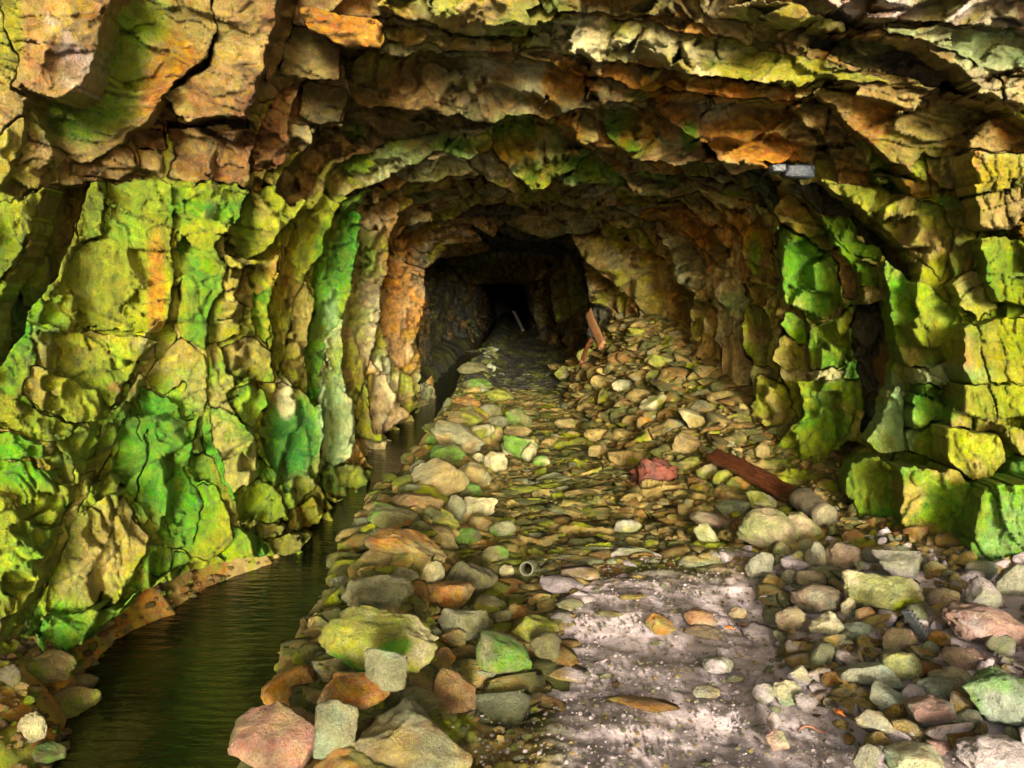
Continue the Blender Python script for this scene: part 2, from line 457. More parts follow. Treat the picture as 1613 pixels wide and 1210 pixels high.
('tb',1.0,.5,[(1106,579),(1136,616),(1150,668),(1128,653),(1098,623)]),
('b',1.0,.5,[(1162,668),(1184,675),(1210,698),(1206,720),(1162,690)]),
('g',.96,.42,[(1225,350),(1273,372),(1318,402),(1322,474),(1311,497),(1281,504),(1232,474),(1228,400)]),
('g',.97,.45,[(1236,489),(1277,508),(1273,545),(1240,534),(1225,512)]),
('gy',.97,.45,[(1281,508),(1322,497),(1340,474),(1340,549),(1318,579),(1288,579),(1273,549)]),
('ty',.98,.5,[(1229,523),(1266,549),(1281,579),(1251,582),(1221,567)]),
('bd',1.0,.5,[(1218,327),(1240,300),(1290,345),(1330,390),(1352,430),(1345,470),(1325,470),(1320,405),(1275,370),(1225,345)]),
('k',1.06,.7,[(1240,285),(1290,290),(1345,335),(1420,395),(1450,440),(1430,440),(1388,400),(1340,350),(1290,330)]),
('g',.98,.45,[(1292,335),(1329,350),(1385,394),(1389,417),(1348,394),(1311,365)]),
('g',.98,.45,[(1348,400),(1385,422),(1387,458),(1355,445)]),
('gy',.95,.42,[(1396,405),(1430,440),(1460,445),(1478,463),(1515,497),(1511,579),(1426,579),(1403,523),(1400,474),(1403,452)]),
('yt',.93,.42,[(1285,283),(1385,294),(1493,320),(1508,372),(1482,443),(1452,409),(1385,357),(1329,309)]),
('tr',.96,.5,[(1415,275),(1460,283),(1467,309),(1433,305)]),
('ty',.94,.45,[(1456,247),(1515,236),(1530,290),(1478,294),(1456,268)]),
('ty',.94,.45,[(1534,240),(1680,242),(1680,335),(1613,335),(1593,361),(1549,361),(1534,316)]),
('ot',.95,.5,[(1597,346),(1680,338),(1680,385),(1613,380),(1600,372)]),
('yg',.93,.45,[(1549,372),(1613,383),(1680,390),(1680,485),(1571,474),(1552,430)]),
('t',.95,.5,[(1500,445),(1534,422),(1564,463),(1575,486),(1541,504),(1511,482)]),
('yt',.96,.45,[(1526,508),(1680,490),(1680,608),(1515,608),(1515,512)]),
('yt',.96,.45,[(1511,612),(1680,612),(1680,716),(1613,716),(1578,683),(1523,668),(1497,675),(1500,638)]),
('yt',.92,.45,[(1489,675),(1526,672),(1575,685),(1590,727),(1564,757),(1534,757),(1500,727)]),
('gy',.95,.5,[(1593,735),(1613,720),(1680,724),(1680,760),(1578,765)]),
('g',.96,.45,[(1437,608),(1504,608),(1500,653),(1445,675),(1433,638)]),
('gy',.96,.45,[(1430,679),(1493,660),(1485,716),(1500,735),(1433,709)]),
('mg',.97,.5,[(1366,694),(1396,623),(1407,608),(1426,653),(1433,712),(1389,716)]),
('g',.90,.42,[(1337,727),(1385,720),(1418,746),(1415,802),(1415,860),(1389,860),(1348,817),(1335,765)]),
('gt',.90,.42,[(1422,742),(1508,738),(1534,772),(1519,817),(1530,890),(1480,890),(1420,875),(1418,805)]),
('ge',.89,.42,[(1545,780),(1560,768),(1680,757),(1680,890),(1545,890),(1535,845)]),
('yg',.97,.45,[(1255,600),(1348,597),(1359,642),(1337,683),(1303,712),(1300,760),(1290,800),(1262,790),(1206,738),(1236,690),(1266,653)]),
('k',1.1,.8,[(1342,480),(1390,470),(1400,520),(1410,570),(1395,610),(1365,690),(1357,640),(1345,580)]),  # crevice: near-black colour paints its shade
('wy',.95,.45,[(1437,581),(1511,581),(1511,606),(1430,606)]),
('wt',.96,.5,[(1280,581),(1330,581),(1325,596),(1285,600)]),
('k',1.25,.9,[(1300,715),(1340,690),(1365,700),(1335,722),(1333,765),(1345,820),(1320,850),(1300,800)]),  # dark gap between blocks, shade painted as a near-black slab
]

# patches of growth and staining that run over several blocks: (x, y, rx, ry, colour, strength)
BLOBS = [
 (120,190,60,35,'g',.8),(185,100,40,80,'g',.75),(10,60,25,70,'y',.7),(225,25,40,35,'g',.7),(210,40,150,60,'y',.15),
 (247,440,14,75,'o',.75),(240,330,25,30,'y',.3),(320,450,28,70,'g',.8),(385,360,12,50,'g',.4),(275,330,10,40,'g',.7),
 (520,440,22,70,'g',.8),(540,400,20,40,'e',.4),(525,500,14,40,'m',.7),(440,430,20,60,'o',.35),(570,400,20,40,'g',.5),
 (300,780,40,70,'g',.8),(240,920,60,30,'g',.8),(210,700,60,60,'g',.35),(100,690,70,40,'g',.35),(270,690,30,50,'g',.5),
 (460,700,36,70,'e',.85),(450,625,14,30,'w',.8),(530,660,25,60,'m',.8),(130,1000,50,20,'g',.7),
 (560,210,12,14,'g',.6),(715,225,40,14,'g',.7),(810,200,40,18,'g',.8),(920,265,45,22,'g',.8),(1085,215,12,20,'g',.9),
 (1180,210,60,35,'o',.6),(1140,220,30,30,'o',.5),(980,200,25,25,'g',.5),(1010,80,150,16,'w',.4),(1090,140,100,14,'o',.6),(850,25,60,25,'g',.4),
 (780,50,40,18,'g',.4),(1190,400,10,30,'g',.7),(1155,480,20,18,'m',.7),(1260,430,40,60,'g',.5),(1310,540,20,30,'g',.3),
 (1285,590,50,12,'w',.5),(1470,500,60,60,'y',.3),(1480,590,70,14,'m',.5),(1410,660,30,60,'m',.8),(1470,640,40,30,'g',.8),
 (1450,855,50,28,'b',.8),(1600,830,50,60,'m',.3),(1590,560,60,60,'y',.3),(1300,700,60,60,'g',.3),(1585,420,40,40,'g',.4),
 (1560,80,60,30,'m',.4),(660,60,80,20,'y',.3),(640,500,30,80,'o',.3),(625,400,20,60,'o',.3),(850,420,40,15,'o',.3),
 (110,560,60,30,'t',.3),(235,545,30,16,'w',.4),(180,610,14,10,'r',.7),(150,900,60,50,'t',.3),(350,660,25,30,'t',.4),
]

def blob_colour(cols, px, py, pos):
    n = fbm(pos * 5, 3, 201)
    for (bx, by, rx, ry, ch, st) in BLOBS:
        d2 = ((px - bx) / (rx * 1.25)) ** 2 + ((py - by) / (ry * 1.25)) ** 2
        if d2.min() > 4: continue
        w = sstep(.25, .75, np.exp(-d2) * (1 + .9 * n)) * st * (.8 if ch == 'g' else 1)
        cols = cols * (1 - w[:, None]) + PAL[ch] * w[:, None]
    return cols

# ---- label map over the directions seen from the tunnel's mouth
GS = 2.0
X0, X1, Y0, Y1 = -170.0, 1784.0, -150.0, 1260.0
gx = np.arange(X0, X1, GS) + GS / 2
gy = np.arange(Y0, Y1, GS) + GS / 2
GX, GY = np.meshgrid(gx, gy)
P3 = np.stack([GX, GY, np.zeros_like(GX)], -1)
WX = GX + 13 * fbm(P3 / 48, 4, 301) + 2.5 * noise(P3 / 8, 304)
WY = GY + 13 * fbm(P3 / 48, 4, 302) + 2.5 * noise(P3 / 8, 305)
RV = np.hypot(GX - 800, GY - 480)
WRP = np.clip(RV / 260, .12, 1)
WX = GX + (WX - GX) * WRP
WY = GY + (WY - GY) * WRP
LAB = np.full(GX.shape, -1, int)
WYM = wall_y(GX, GY)

def inside(poly, x, y):
    r = np.zeros(x.shape, bool)
    n = len(poly)
    for i in range(n):
        x1, y1 = poly[i]; x2, y2 = poly[(i + 1) % n]
        if y1 == y2: continue
        c = ((y1 > y) != (y2 > y)) & (x < (x2 - x1) * (y - y1) / (y2 - y1) + x1)
        r ^= c
    return r

LAB[inside([(160,1070),(120,1022),(190,962),(250,917),(325,888),(400,882),(458,878),(462,892),(500,880),(520,1000),(400,1100)], WX, WY)] = -2
for k, (code, lift, kk, poly) in enumerate(SL):
    pp = np.array(poly, float)
    a0, b0 = pp.min(0) - 14; a1, b1 = pp.max(0) + 14
    i0, i1 = max(0, int((a0 - X0) / GS)), int((a1 - X0) / GS) + 1
    j0, j1 = max(0, int((b0 - Y0) / GS)), int((b1 - Y0) / GS) + 1
    ins = inside(poly, WX[j0:j1, i0:i1], WY[j0:j1, i0:i1])
    sub = LAB[j0:j1, i0:i1]
    sub[ins & (sub == -1)] = k
# where the ground is nearer than the wall no slab is needed
DXg, DZg = pix_dir(GX, GY)
GRD = (CAMZ + DZg * WYM) < (gz(DXg * WYM, WYM, False) - .30)
# filler blocks, drawn out along the rings of the tunnel
res = (LAB == -1) & ~GRD & (RV > 26)
ys_, xs_ = np.nonzero(res)
order = rng.permutation(len(xs_))
seeds = []
sx = np.empty(0); sy = np.empty(0); ss = np.empty(0)
for q in order[:40000]:
    x, y = GX[ys_[q], xs_[q]], GY[ys_[q], xs_[q]]
    r = math.hypot(x - 800, y - 480)
    s = 7 + .055 * r
    if len(sx):
        dx, dy = sx - x, sy - y
        ux, uy = (x - 800) / r, (y - 480) / r
        dr = dx * ux + dy * uy
        dt = -dx * uy + dy * ux
        if np.min(np.hypot(dr, dt * .33) / np.minimum(ss, s)) < 1.0: continue
    sx = np.append(sx, x); sy = np.append(sy, y); ss = np.append(ss, s)
best = np.full(len(xs_), 1e9); bl = np.zeros(len(xs_), int)
qx, qy = WX[ys_, xs_], WY[ys_, xs_]
for k in range(len(sx)):
    r = math.hypot(sx[k] - 800, sy[k] - 480)
    ux, uy = (sx[k] - 800) / r, (sy[k] - 480) / r
    dx, dy = qx - sx[k], qy - sy[k]
    d = np.hypot(dx * ux + dy * uy, (-dx * uy + dy * ux) * .33)
    m = d < best
    best[m] = d[m]; bl[m] = k
LAB[ys_, xs_] = bl + 1000
print('filler seeds', len(sx))

def loops_of(mask, j0, i0):
    """closed outlines of a cell mask, as points in picture directions"""
    m = np.pad(mask, 1)
    nxt = {}
    c = m[1:-1, 1:-1]
    def add(jj, ii, a, b_):
        for j, i in zip(jj, ii):
            nxt.setdefault((i + a[0], j + a[1]), []).append((i + b_[0], j + b_[1]))
    jj, ii = np.nonzero(c & ~m[:-2, 1:-1]); add(jj, ii, (0, 0), (1, 0))
    jj, ii = np.nonzero(c & ~m[1:-1, 2:]); add(jj, ii, (1, 0), (1, 1))
    jj, ii = np.nonzero(c & ~m[2:, 1:-1]); add(jj, ii, (1, 1), (0, 1))
    jj, ii = np.nonzero(c & ~m[1:-1, :-2]); add(jj, ii, (0, 1), (0, 0))
    out = []
    while nxt:
        st = next(iter(nxt)); cur = st; lp = []
        while True:
            l_ = nxt.get(cur)
            if not l_: break
            lp.append(cur)
            n_ = l_.pop()
            if not l_: del nxt[cur]
            cur = n_
            if cur == st: break
        if len(lp) > 9:
            a = np.array(lp, float)
            a = np.stack([(a[:, 0] + i0) * GS + X0, (a[:, 1] + j0) * GS + Y0], -1)
            out.append(a)
    return out

def area(a):
    x, y = a[:, 0], a[:, 1]
    return .5 * np.sum(x * np.roll(y, -1) - np.roll(x, -1) * y)

def wall_parent(cx, cy, r):
    if cy < 470 and abs(cx - 810) < (470 - cy) * 1.45: return 2
    return 0 if cx < 800 else 1

SHELL = []
def shell(name, a0, a1, mat):
    """rock mass behind the blocks, open at the mouth"""
    ny, na = 110, 40
    ysq = np.concatenate([np.linspace(-1.6, 3, 24)[:-1], np.geomspace(3, 75, ny - 23)])
    ang = np.linspace(a0, a1, na)
    A, Y = np.meshgrid(ang, ysq)
    cx, cz = np.cos(A), np.sin(A)
    rr = rho(cx, cz, Y)
    p = np.stack([cx * 2, Y * .8, cz * 2], -1)
    rr = rr * (1.10 + .05 * fbm(p, 3, 401)) + .10 + .05 * fbm(p * 3, 3, 404)
    V = np.stack([cx * rr, Y, CAMZ + cz * rr], -1).reshape(-1, 3)
    idx = np.arange(len(ysq) * na).reshape(len(ysq), na)
    Fq = np.stack([idx[:-1, :-1], idx[1:, :-1], idx[1:, 1:], idx[:-1, 1:]], -1).reshape(-1, 4)
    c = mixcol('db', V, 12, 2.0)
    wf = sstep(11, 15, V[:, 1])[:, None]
    c = c * (1 - wf) + mixcol('k', V, 12, 2.0) * wf  # deep rock fades to near-black: painted darkness of the far tunnel
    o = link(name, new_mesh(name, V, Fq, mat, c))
    o['kind'] = 'structure'
    return o

PI = math.pi
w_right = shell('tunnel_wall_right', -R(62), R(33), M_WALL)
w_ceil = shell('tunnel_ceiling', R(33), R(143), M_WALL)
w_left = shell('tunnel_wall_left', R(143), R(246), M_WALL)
WALLS = [w_left, w_right, w_ceil]
# the far end, painted near-black to look unlit
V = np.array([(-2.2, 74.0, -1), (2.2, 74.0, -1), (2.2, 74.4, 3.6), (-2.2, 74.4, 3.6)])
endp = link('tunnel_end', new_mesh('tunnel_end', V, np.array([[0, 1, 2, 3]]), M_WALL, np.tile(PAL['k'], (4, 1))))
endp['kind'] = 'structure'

def ledges(px, py, y):
    """the rock steps back in nested, ragged arches that run round the tunnel"""
    vx, vy = px - 800, py - 480
    a = np.arctan2(vy, vx)
    ly_ = np.log(y)
    q = np.stack([np.cos(a) * 1.7, np.sin(a) * 1.7, ly_ * 1.1], -1)
    qf = q + .12 * np.stack([noise(q * 6, 931), noise(q * 6, 932), noise(q * 6, 933)], -1)
    c1_, i1_ = worley(qf * 2.6, 941); c2_, i2_ = worley(qf * 7.0, 951)
    wv = .9 * fbm(q, 2, 901) + .34 * i1_ + .25 * c1_ + .14 * i2_ + .06 * c2_
    st = .170
    t = ly_ / st + wv
    fl = np.floor(t); f = t - fl
    ed = .86 + .10 * noise(q * 2 + fl[:, None] * 3.7, 911)
    g = np.where(f < ed, .14 * f / ed, .14 + .86 * sstep(0, 1, (f - ed) / (1 - ed)))
    y2 = np.exp(st * (fl + g - wv))
    k = np.clip((ly_ - math.log(2.6)) / .6, 0, 1) * (.62 + .38 * np.clip(noise(q * 1.3, 913) + .5, 0, 1))
    k = k * (.62 - .17 * sstep(4.2, 6.0, y))
    return y ** (1 - k) * y2 ** k * 1.01

counts = [0, 0, 0]
crumbs = {0: [], 1: [], 2: []}
def build_slab(lp, code, lift, kk, seed):
    A = abs(area(lp))
    for _ in range(2):
        lp = .5 * lp + .25 * (np.roll(lp, 1, 0) + np.roll(lp, -1, 0))
    cen = lp.mean(0)
    r = math.hypot(cen[0] - 800, cen[1] - 480)
    sp = 2.7 if r > 200 else 2.1
    # even spacing along the outline
    d = np.hypot(*(np.roll(lp, -1, 0) - lp).T)
    L = d.sum()
    n = max(8, int(L / sp))
    s = np.concatenate([[0], np.cumsum(d)])
    t = np.arange(n) * L / n
    cl = np.vstack([lp, lp[:1]])
    lp = np.stack([np.interp(t, s, cl[:, 0]), np.interp(t, s, cl[:, 1])], -1)
    tg = np.roll(lp, -1, 0) - np.roll(lp, 1, 0)
    tg /= np.linalg.norm(tg, axis=1)[:, None] + 1e-9
    nrm = np.stack([-tg[:, 1], tg[:, 0]], -1)
    if area(lp) < 0: nrm = -nrm
    gap = np.clip(.0014 * r, .1, .5) * (1 + 1.8 * noise(np.stack([lp[:, 0] / 20, lp[:, 1] / 20, np.zeros(n)], -1), 55))
    lp = lp + nrm * gap[:, None]
    size = math.sqrt(A)
    # inner points
    bx0, by0 = lp.min(0); bx1, by1 = lp.max(0)
    ix, iy = np.meshgrid(np.arange(bx0, bx1, sp), np.arange(by0, by1, sp * .87))
    ix = ix + (np.arange(ix.shape[0]) % 2)[:, None] * sp * .5
    ix = (ix + rng.uniform(-.25, .25, ix.shape) * sp).ravel(); iy = (iy + rng.uniform(-.25, .25, iy.shape) * sp).ravel()
    m = inside([tuple(q) for q in lp], ix, iy)
    ix, iy = ix[m], iy[m]
    if len(ix):
        dd = np.sqrt(((ix[:, None] - lp[None, :, 0]) ** 2 + (iy[:, None] - lp[None, :, 1]) ** 2).min(1))
        m = dd > sp * .6
        ix, iy = ix[m], iy[m]
    pts = [Vector(q) for q in lp] + [Vector(q) for q in zip(ix, iy)]
    vo, eo, fo, _, _, _ = geometry.delaunay_2d_cdt(pts, [], [list(range(n))], 1, 1e-4)
    if len(fo) < 6: return
    P = np.array([(v.x, v.y) for v in vo])
    Fc = np.array([f for f in fo if len(f) == 3])
    de = np.sqrt(((P[:, None, 0] - lp[None, :, 0]) ** 2 + (P[:, None, 1] - lp[None, :, 1]) ** 2).min(1))
    rg = np.random.default_rng(seed)
    # depth of the block's face
    y = wall_y(P[:, 0], P[:, 1])
    yc = float(wall_y(np.array([cen[0]]), np.array([cen[1]]))[0])
    big = cen[1] < 175 and cen[0] < 620 or (cen[0] > 1330 and cen[1] > 660)
    lf = (lift if big or lift > 1.03 else 1 - (1 - lift) * .35) * math.exp(rg.normal() * .007)
    kw = kk if big else (.5 + .5 * kk if yc < 4.3 else (.30 if yc < 11.5 else .5))
    tame = min(1.0, 5.0 / yc)
    ym = yc * (y / yc) ** kw * lf
    if not big: ym = ym * ledges(P[:, 0], P[:, 1], y) / y
    px_m = yc / F
    u = (P - cen) / size
    # hewn facets
    fac = np.full(len(P), 9.0)
    for i in range(rg.integers(3, 7)):
        a = rg.uniform(0, 2 * PI); sl = rg.uniform(.08, .6)
        fac = np.minimum(fac, rg.uniform(.02, .22) - sl * (u[:, 0] * math.cos(a) + u[:, 1] * math.sin(a)))
    w = np.clip(.10 * size, 1.8, 6)
    e = np.clip(de / w, 0, 1)
    rnd = (np.sqrt(1 - (1 - e) ** 2) - 1) * np.clip(.45 + 1.6 * noise(np.stack([P[:, 0] / 40, P[:, 1] / 40, np.full(len(P), 3.0)], -1), 57), .12, 1.3)
    dx, dz = pix_dir(P[:, 0], P[:, 1])
    W0 = np.stack([dx * ym, ym, CAMZ + dz * ym], -1)
    q = W0 * np.array([1.0, .55, 1.0])
    low = fbm(q * 3.2, 3, 500)
    rid = 1 - np.abs(fbm(np.stack([q[:, 0] * 9 + q[:, 2] * 3, q[:, 1] * 5, q[:, 2] * 5 - q[:, 0] * 2], -1), 4, 510)) * 2.4
    qa = q * np.array([1, 1, .8]) + .10 * np.stack([fbm(q * 4, 3, 521), fbm(q * 4, 3, 522), fbm(q * 4, 3, 523)], -1)
    # the tilted foliation runs through all the blocks: long thin splinters
    if cen[1] < 250:
        qb = np.stack([qa[:, 0] * .32 + qa[:, 2] * .1, qa[:, 1] * .8, qa[:, 2] * 1.5 + qa[:, 0] * .12], -1)
    else:
        qb = np.stack([qa[:, 0] * 1.15 + qa[:, 2] * .35, qa[:, 1] * .8, qa[:, 2] * .33 - qa[:, 0] * .12], -1)
    w1, id1 = worley(qb * 4.2, 540)
    w2, id2 = worley(qb * 11.0, 560)
    w3, id3 = worley(qb * 26.0, 590)
    ck = np.abs(fbm(qb * np.array([3.2, 3.2, 2.2]) + 7, 3, 580))
    crack = -np.clip(1 - ck / .045, 0, 1) * np.clip(noise(q * 2.1, 590) * 3 + .3, 0, 1)
    h = (fac * (.25 if big else .05) * size + rnd * w * .4) * px_m + (.02 * low + .012 * rid + .075 * w1) * tame + .034 * w2 + .012 * w3 + .085 * crack + .010 * fbm(q * 24, 3, 530)
    ym = ym - h
    W = np.stack([dx * ym, ym, CAMZ + dz * ym], -1)
    # skirt going back into the rock
    nb = min(n, len(P))
    out = np.array([dx[:nb], np.zeros(nb), dz[:nb]]).T
    out /= np.linalg.norm(out, axis=1)[:, None] + 1e-6
    dep = .12 * yc ** .5 + size * px_m * .5
    SK = W[:nb] + out * dep * .35 + np.array([0, dep, 0])
    SK2 = W[:nb] + out * (.012 + .05 * size * px_m) + np.array([0, dep * .12, 0])
    k1, k2 = len(W), len(W) + nb
    a = np.arange(nb); b_ = (a + 1) % nb
    S1 = np.stack([a, k1 + a, k1 + b_], -1); S2 = np.stack([a, k1 + b_, b_], -1)
    S3 = np.stack([k1 + a, k2 + a, k2 + b_], -1); S4 = np.stack([k1 + a, k2 + b_, k1 + b_], -1)
    V = np.vstack([W, SK2, SK])
    FF = np.vstack([Fc, S1, S2, S3, S4])
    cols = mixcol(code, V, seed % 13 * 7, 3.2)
    amb = mixcol('tbrt' if (cen[0] < 600 and cen[1] < 285) else 'ygy' if cen[0] < 560 else ('twyo' if cen[1] < 330 else ('twys' if cen[0] < 1180 else 'yygt')), V, 700, 1.3)  # paler mix on ceiling and inner right wall stands in for fill light
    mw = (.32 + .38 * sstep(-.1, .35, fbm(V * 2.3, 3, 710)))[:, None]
    if code[0] == 'k': mw = mw * .12  # near-black codes stay unmixed, so painted shade in crevices and depths holds
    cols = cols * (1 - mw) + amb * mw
    cv = np.concatenate([id1, id1[:nb], id1[:nb]])[:, None] * .2 + np.concatenate([id2, id2[:nb], id2[:nb]])[:, None] * .16 + np.concatenate([id3, id3[:nb], id3[:nb]])[:, None] * .14
    cols = cols * (1 + cv)
    pxs = np.concatenate([P[:, 0], P[:nb, 0], P[:nb, 0]]); pys = np.concatenate([P[:, 1], P[:nb, 1], P[:nb, 1]])
    cols = blob_colour(cols, pxs, pys, V)
    wp = wall_parent(cen[0], cen[1], r)
    if size < 8.5 or counts[wp] >= 285:
        crumbs[wp].append((V, FF, cols))
        return
    counts[wp] += 1
    Vc, c = centred(V)
    link('rock_slab', new_mesh('rock_slab', Vc, FF, M_WALL, cols, smooth=False), WALLS[wp], c)

jobs = []
fill_col = {}
for k in np.unique(LAB):
    if k < 0: continue
    jj, ii = np.nonzero(LAB == k)
    j0, j1, i0, i1 = jj.min(), jj.max() + 1, ii.min(), ii.max() + 1
    for lp in loops_of(LAB[j0:j1, i0:i1] == k, j0, i0):
        if area(lp) < 45: continue
        c = lp.mean(0)
        if k < 1000:
            code, lift, kk, _ = SL[k]
        else:
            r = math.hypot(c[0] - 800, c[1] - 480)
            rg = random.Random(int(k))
            if r < 160: code = rg.choice(['k', 'kd', 'k', 'kb'])  # blocks round the far hole painted near-black to read as unlit
            elif c[0] < 470: code = rg.choice(['yt', 'yg', 'y', 'yb', 'bt'])
            elif c[0] > 1220 and c[1] > 260: code = rg.choice(['yt', 'yg', 'gd', 'bd', 'ty'])
            elif c[1] < 260: code = rg.choice(['bt', 'td', 'bd', 'ot', 'tb'])
            else: code = rg.choice(['ts', 'yt', 'st', 'to', 'ty', 'tr'])
            lift, kk = 1.015, .55
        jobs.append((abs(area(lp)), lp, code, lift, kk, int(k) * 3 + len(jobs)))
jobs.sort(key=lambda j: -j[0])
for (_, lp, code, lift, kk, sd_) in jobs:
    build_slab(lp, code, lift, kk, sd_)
for wp in crumbs:
    if not crumbs[wp]: continue
    Vs, Fs, Cs, off = [], [], [], 0
    for V, FF, c in crumbs[wp]:
        Vs.append(V); Fs.append(FF + off); Cs.append(c); off += len(V)
    o = link('rock_chips', new_mesh('rock_chips', np.vstack(Vs), np.vstack(Fs), M_WALL, np.vstack(Cs)), WALLS[wp])
    o['kind'] = 'stuff'
print('slabs', counts, [len(c) for c in crumbs.values()])

# ------------------------------------------------------------------ ground
gxs = np.concatenate([np.linspace(-4.5, -1.7, 30)[:-1], np.linspace(-1.7, 3.2, 520), np.linspace(3.2, 5, 14)[1:]])
gys = np.concatenate([np.linspace(-1.6, 2, 30)[:-1], np.geomspace(2, 74.5, 700)])
A, B = np.meshgrid(gxs, gys)
Z = gz(A, B)
pp = np.stack([A, B, np.zeros_like(A)], -1)
flat = sstep(-.05, .35, A) * sstep(4.6, 3.5, B)
rough = 1 - .85 * flat
ban = A * 3 + B * 9 + 2.5 * fbm(pp * 1.3, 3, 600)
ter = ban - np.floor(ban)
ter = np.where(ter < .7, ter / .7, (1 - ter) / .3) * .012
qg = (pp * np.array([3.0, 6.5, 1]) + .5 * np.stack([fbm(pp * 3, 3, 631), fbm(pp * 3, 3, 632), 0 * A], -1)).reshape(-1, 3)
qg[:, 1] += qg[:, 0] * .35
g1, gi1 = worley(qg, 640); g2, gi2 = worley(qg * 2.3, 650)
inw = sstep(-1.0, -.7, A)
Z = Z + (.034 * g1.reshape(A.shape) + .018 * g2.reshape(A.shape)) * rough * inw
Z = Z + (ter * .4 + .02 * fbm(pp * 5, 3, 610)) * rough + (.010 - .007 * flat) * fbm(pp * 24, 3, 620)
V = np.stack([A, B, Z], -1).reshape(-1, 3)
idx = np.arange(A.size).reshape(A.shape)
Fq = np.stack([idx[:-1, :-1], idx[:-1, 1:], idx[1:, 1:], idx[1:, :-1]], -1).reshape(-1, 4)
c1 = mixcol('dtyb', V, 33, 2.5)
wf = sstep(10.0, 13, V[:, 1] + .8 * fbm(V, 3, 660))[:, None]  # far floor turns near-black: lack of light put into its colour
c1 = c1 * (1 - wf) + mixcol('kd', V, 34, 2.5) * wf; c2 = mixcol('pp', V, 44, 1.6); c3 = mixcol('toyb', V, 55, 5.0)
w2 = sstep(.25, .75, flat.ravel() + .35 * fbm(V * 2, 3, 650))[:, None]  # patch whose lilac is skylight tint put into the dirt colour
w3 = sstep(11.5, 9.0, V[:, 1]) [:, None] * sstep(-1.2, -1.35, V[:, 0])[:, None]
cc = c1 * (1 - w2) + c2 * w2
cc = cc * (1 - w3) + c3 * w3
cc = cc * (1 + .3 * gi1 + .22 * gi2)[:, None]
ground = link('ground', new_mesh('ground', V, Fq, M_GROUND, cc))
ground['kind'] = 'structure'
V = np.array([(-40, -60, -.02), (40, -60, -.02), (40, -1.5, .02), (-40, -1.5, .02)], float)
fore = link('forecourt', new_mesh('forecourt', V, np.array([[0, 1, 2, 3]]), M_GROUND, np.tile(PAL['p'] * .8, (4, 1))))
fore['kind'] = 'structure'

# water
wm = bpy.data.materials.new('stream_water'); wm.use_nodes = True
n, l = wm.node_tree.nodes, wm.node_tree.links
b = n['Principled BSDF']
b.inputs['Base Color'].default_value = (.022, .024, .004, 1)
b.inputs['Roughness'].default_value = .13
b.inputs['IOR'].default_value = 1.33
tn = n.new('ShaderNodeTexNoise'); tn.inputs['Scale'].default_value = 7; tn.inputs['Detail'].default_value = 4
ge = n.new('ShaderNodeNewGeometry'); mp = n.new('ShaderNodeMapping'); mp.inputs['Scale'].default_value = (1, 3, 1)
l.new(ge.outputs['Position'], mp.inputs['Vector']); l.new(mp.outputs[0], tn.inputs['Vector'])
bp = n.new('ShaderNodeBump'); bp.inputs['Strength'].default_value = .45; bp.inputs['Distance'].default_value = .03
l.new(tn.outputs['Fac'], bp.inputs['Height']); l.new(bp.outputs['Normal'], b.inputs['Normal'])
cr = n.new('ShaderNodeValToRGB')
cr.color_ramp.elements[0].position = .4; cr.color_ramp.elements[0].color = (.003, .004, .001, 1)
cr.color_ramp.elements[1].position = .7; cr.color_ramp.elements[1].color = (.016, .018, .003, 1)
t2 = n.new('ShaderNodeTexNoise'); t2.inputs['Scale'].default_value = 2.5; t2.inputs['Detail'].default_value = 5
l.new(ge.outputs['Position'], t2.inputs['Vector']); l.new(t2.outputs['Fac'], cr.inputs['Fac']); l.new(cr.outputs['Color'], b.inputs['Base Color'])
wx_ = np.linspace(-2.6, -.45, 12); wy_ = np.geomspace(1.0, 74, 70)
A, B = np.meshgrid(wx_, wy_)
V = np.stack([A, B, np.full_like(A, -.115)], -1).reshape(-1, 3)
idx = np.arange(A.size).reshape(A.shape)
Fq = np.stack([idx[:-1, :-1], idx[:-1, 1:], idx[1:, 1:], idx[1:, :-1]], -1).reshape(-1, 4)
wat = link('stream', new_mesh('stream', V, Fq, wm))
wat['kind'] = 'structure'

# ------------------------------------------------------------------ stones
ICO = {}
for lv in (1, 2, 3, 4, 5):
    bm = bmesh.new(); bmesh.ops.create_icosphere(bm, subdivisions=lv, radius=1)
    bm.verts.ensure_lookup_table()
    ICO[lv] = (np.array([v.co[:] for v in bm.verts]), np.array([[v.index for v in f.verts] for f in bm.faces]))
    bm.free()

def rock_verts(seed, lv, angular=.6, ns=.05):
    rg = np.random.default_rng(seed)
    v, f = ICO[lv]
    v = v.copy()
    npl = rg.integers(13, 22)
    for i in range(npl):
        d = rg.normal(size=3); d /= np.linalg.norm(d)
        c = 1 - angular * rg.uniform(.3, .78)
        t = v @ d
        ov = np.maximum(t - c, 0)
        v = v - ov[:, None] * d
    v = v * (1 + ns * 1.3 * fbm(v * 1.7 + seed % 97, 3, 3)[:, None] + ns * .6 * fbm(v * 6 + seed % 53, 3, 7)[:, None])
    if lv >= 4:
        b = v[:, 2] * 5 + v[:, 0] * 2 + 1.5 * fbm(v * 2 + seed % 31, 2, 8)
        te = b - np.floor(b)
        wv, _i = worley(v * 2.6 + seed % 17, 800)
        wv2, _i = worley(v * 6 + seed % 17, 820)
        v = v * (1 + .05 * wv + .022 * wv2)[:, None]
        v = v * (1 + .03 * np.where(te < .8, te / .8, (1 - te) / .2)[:, None])
    ext = (v.max(0) - v.min(0)) / 2
    v = (v - (v.max(0) + v.min(0)) / 2) / ext
    return v, f

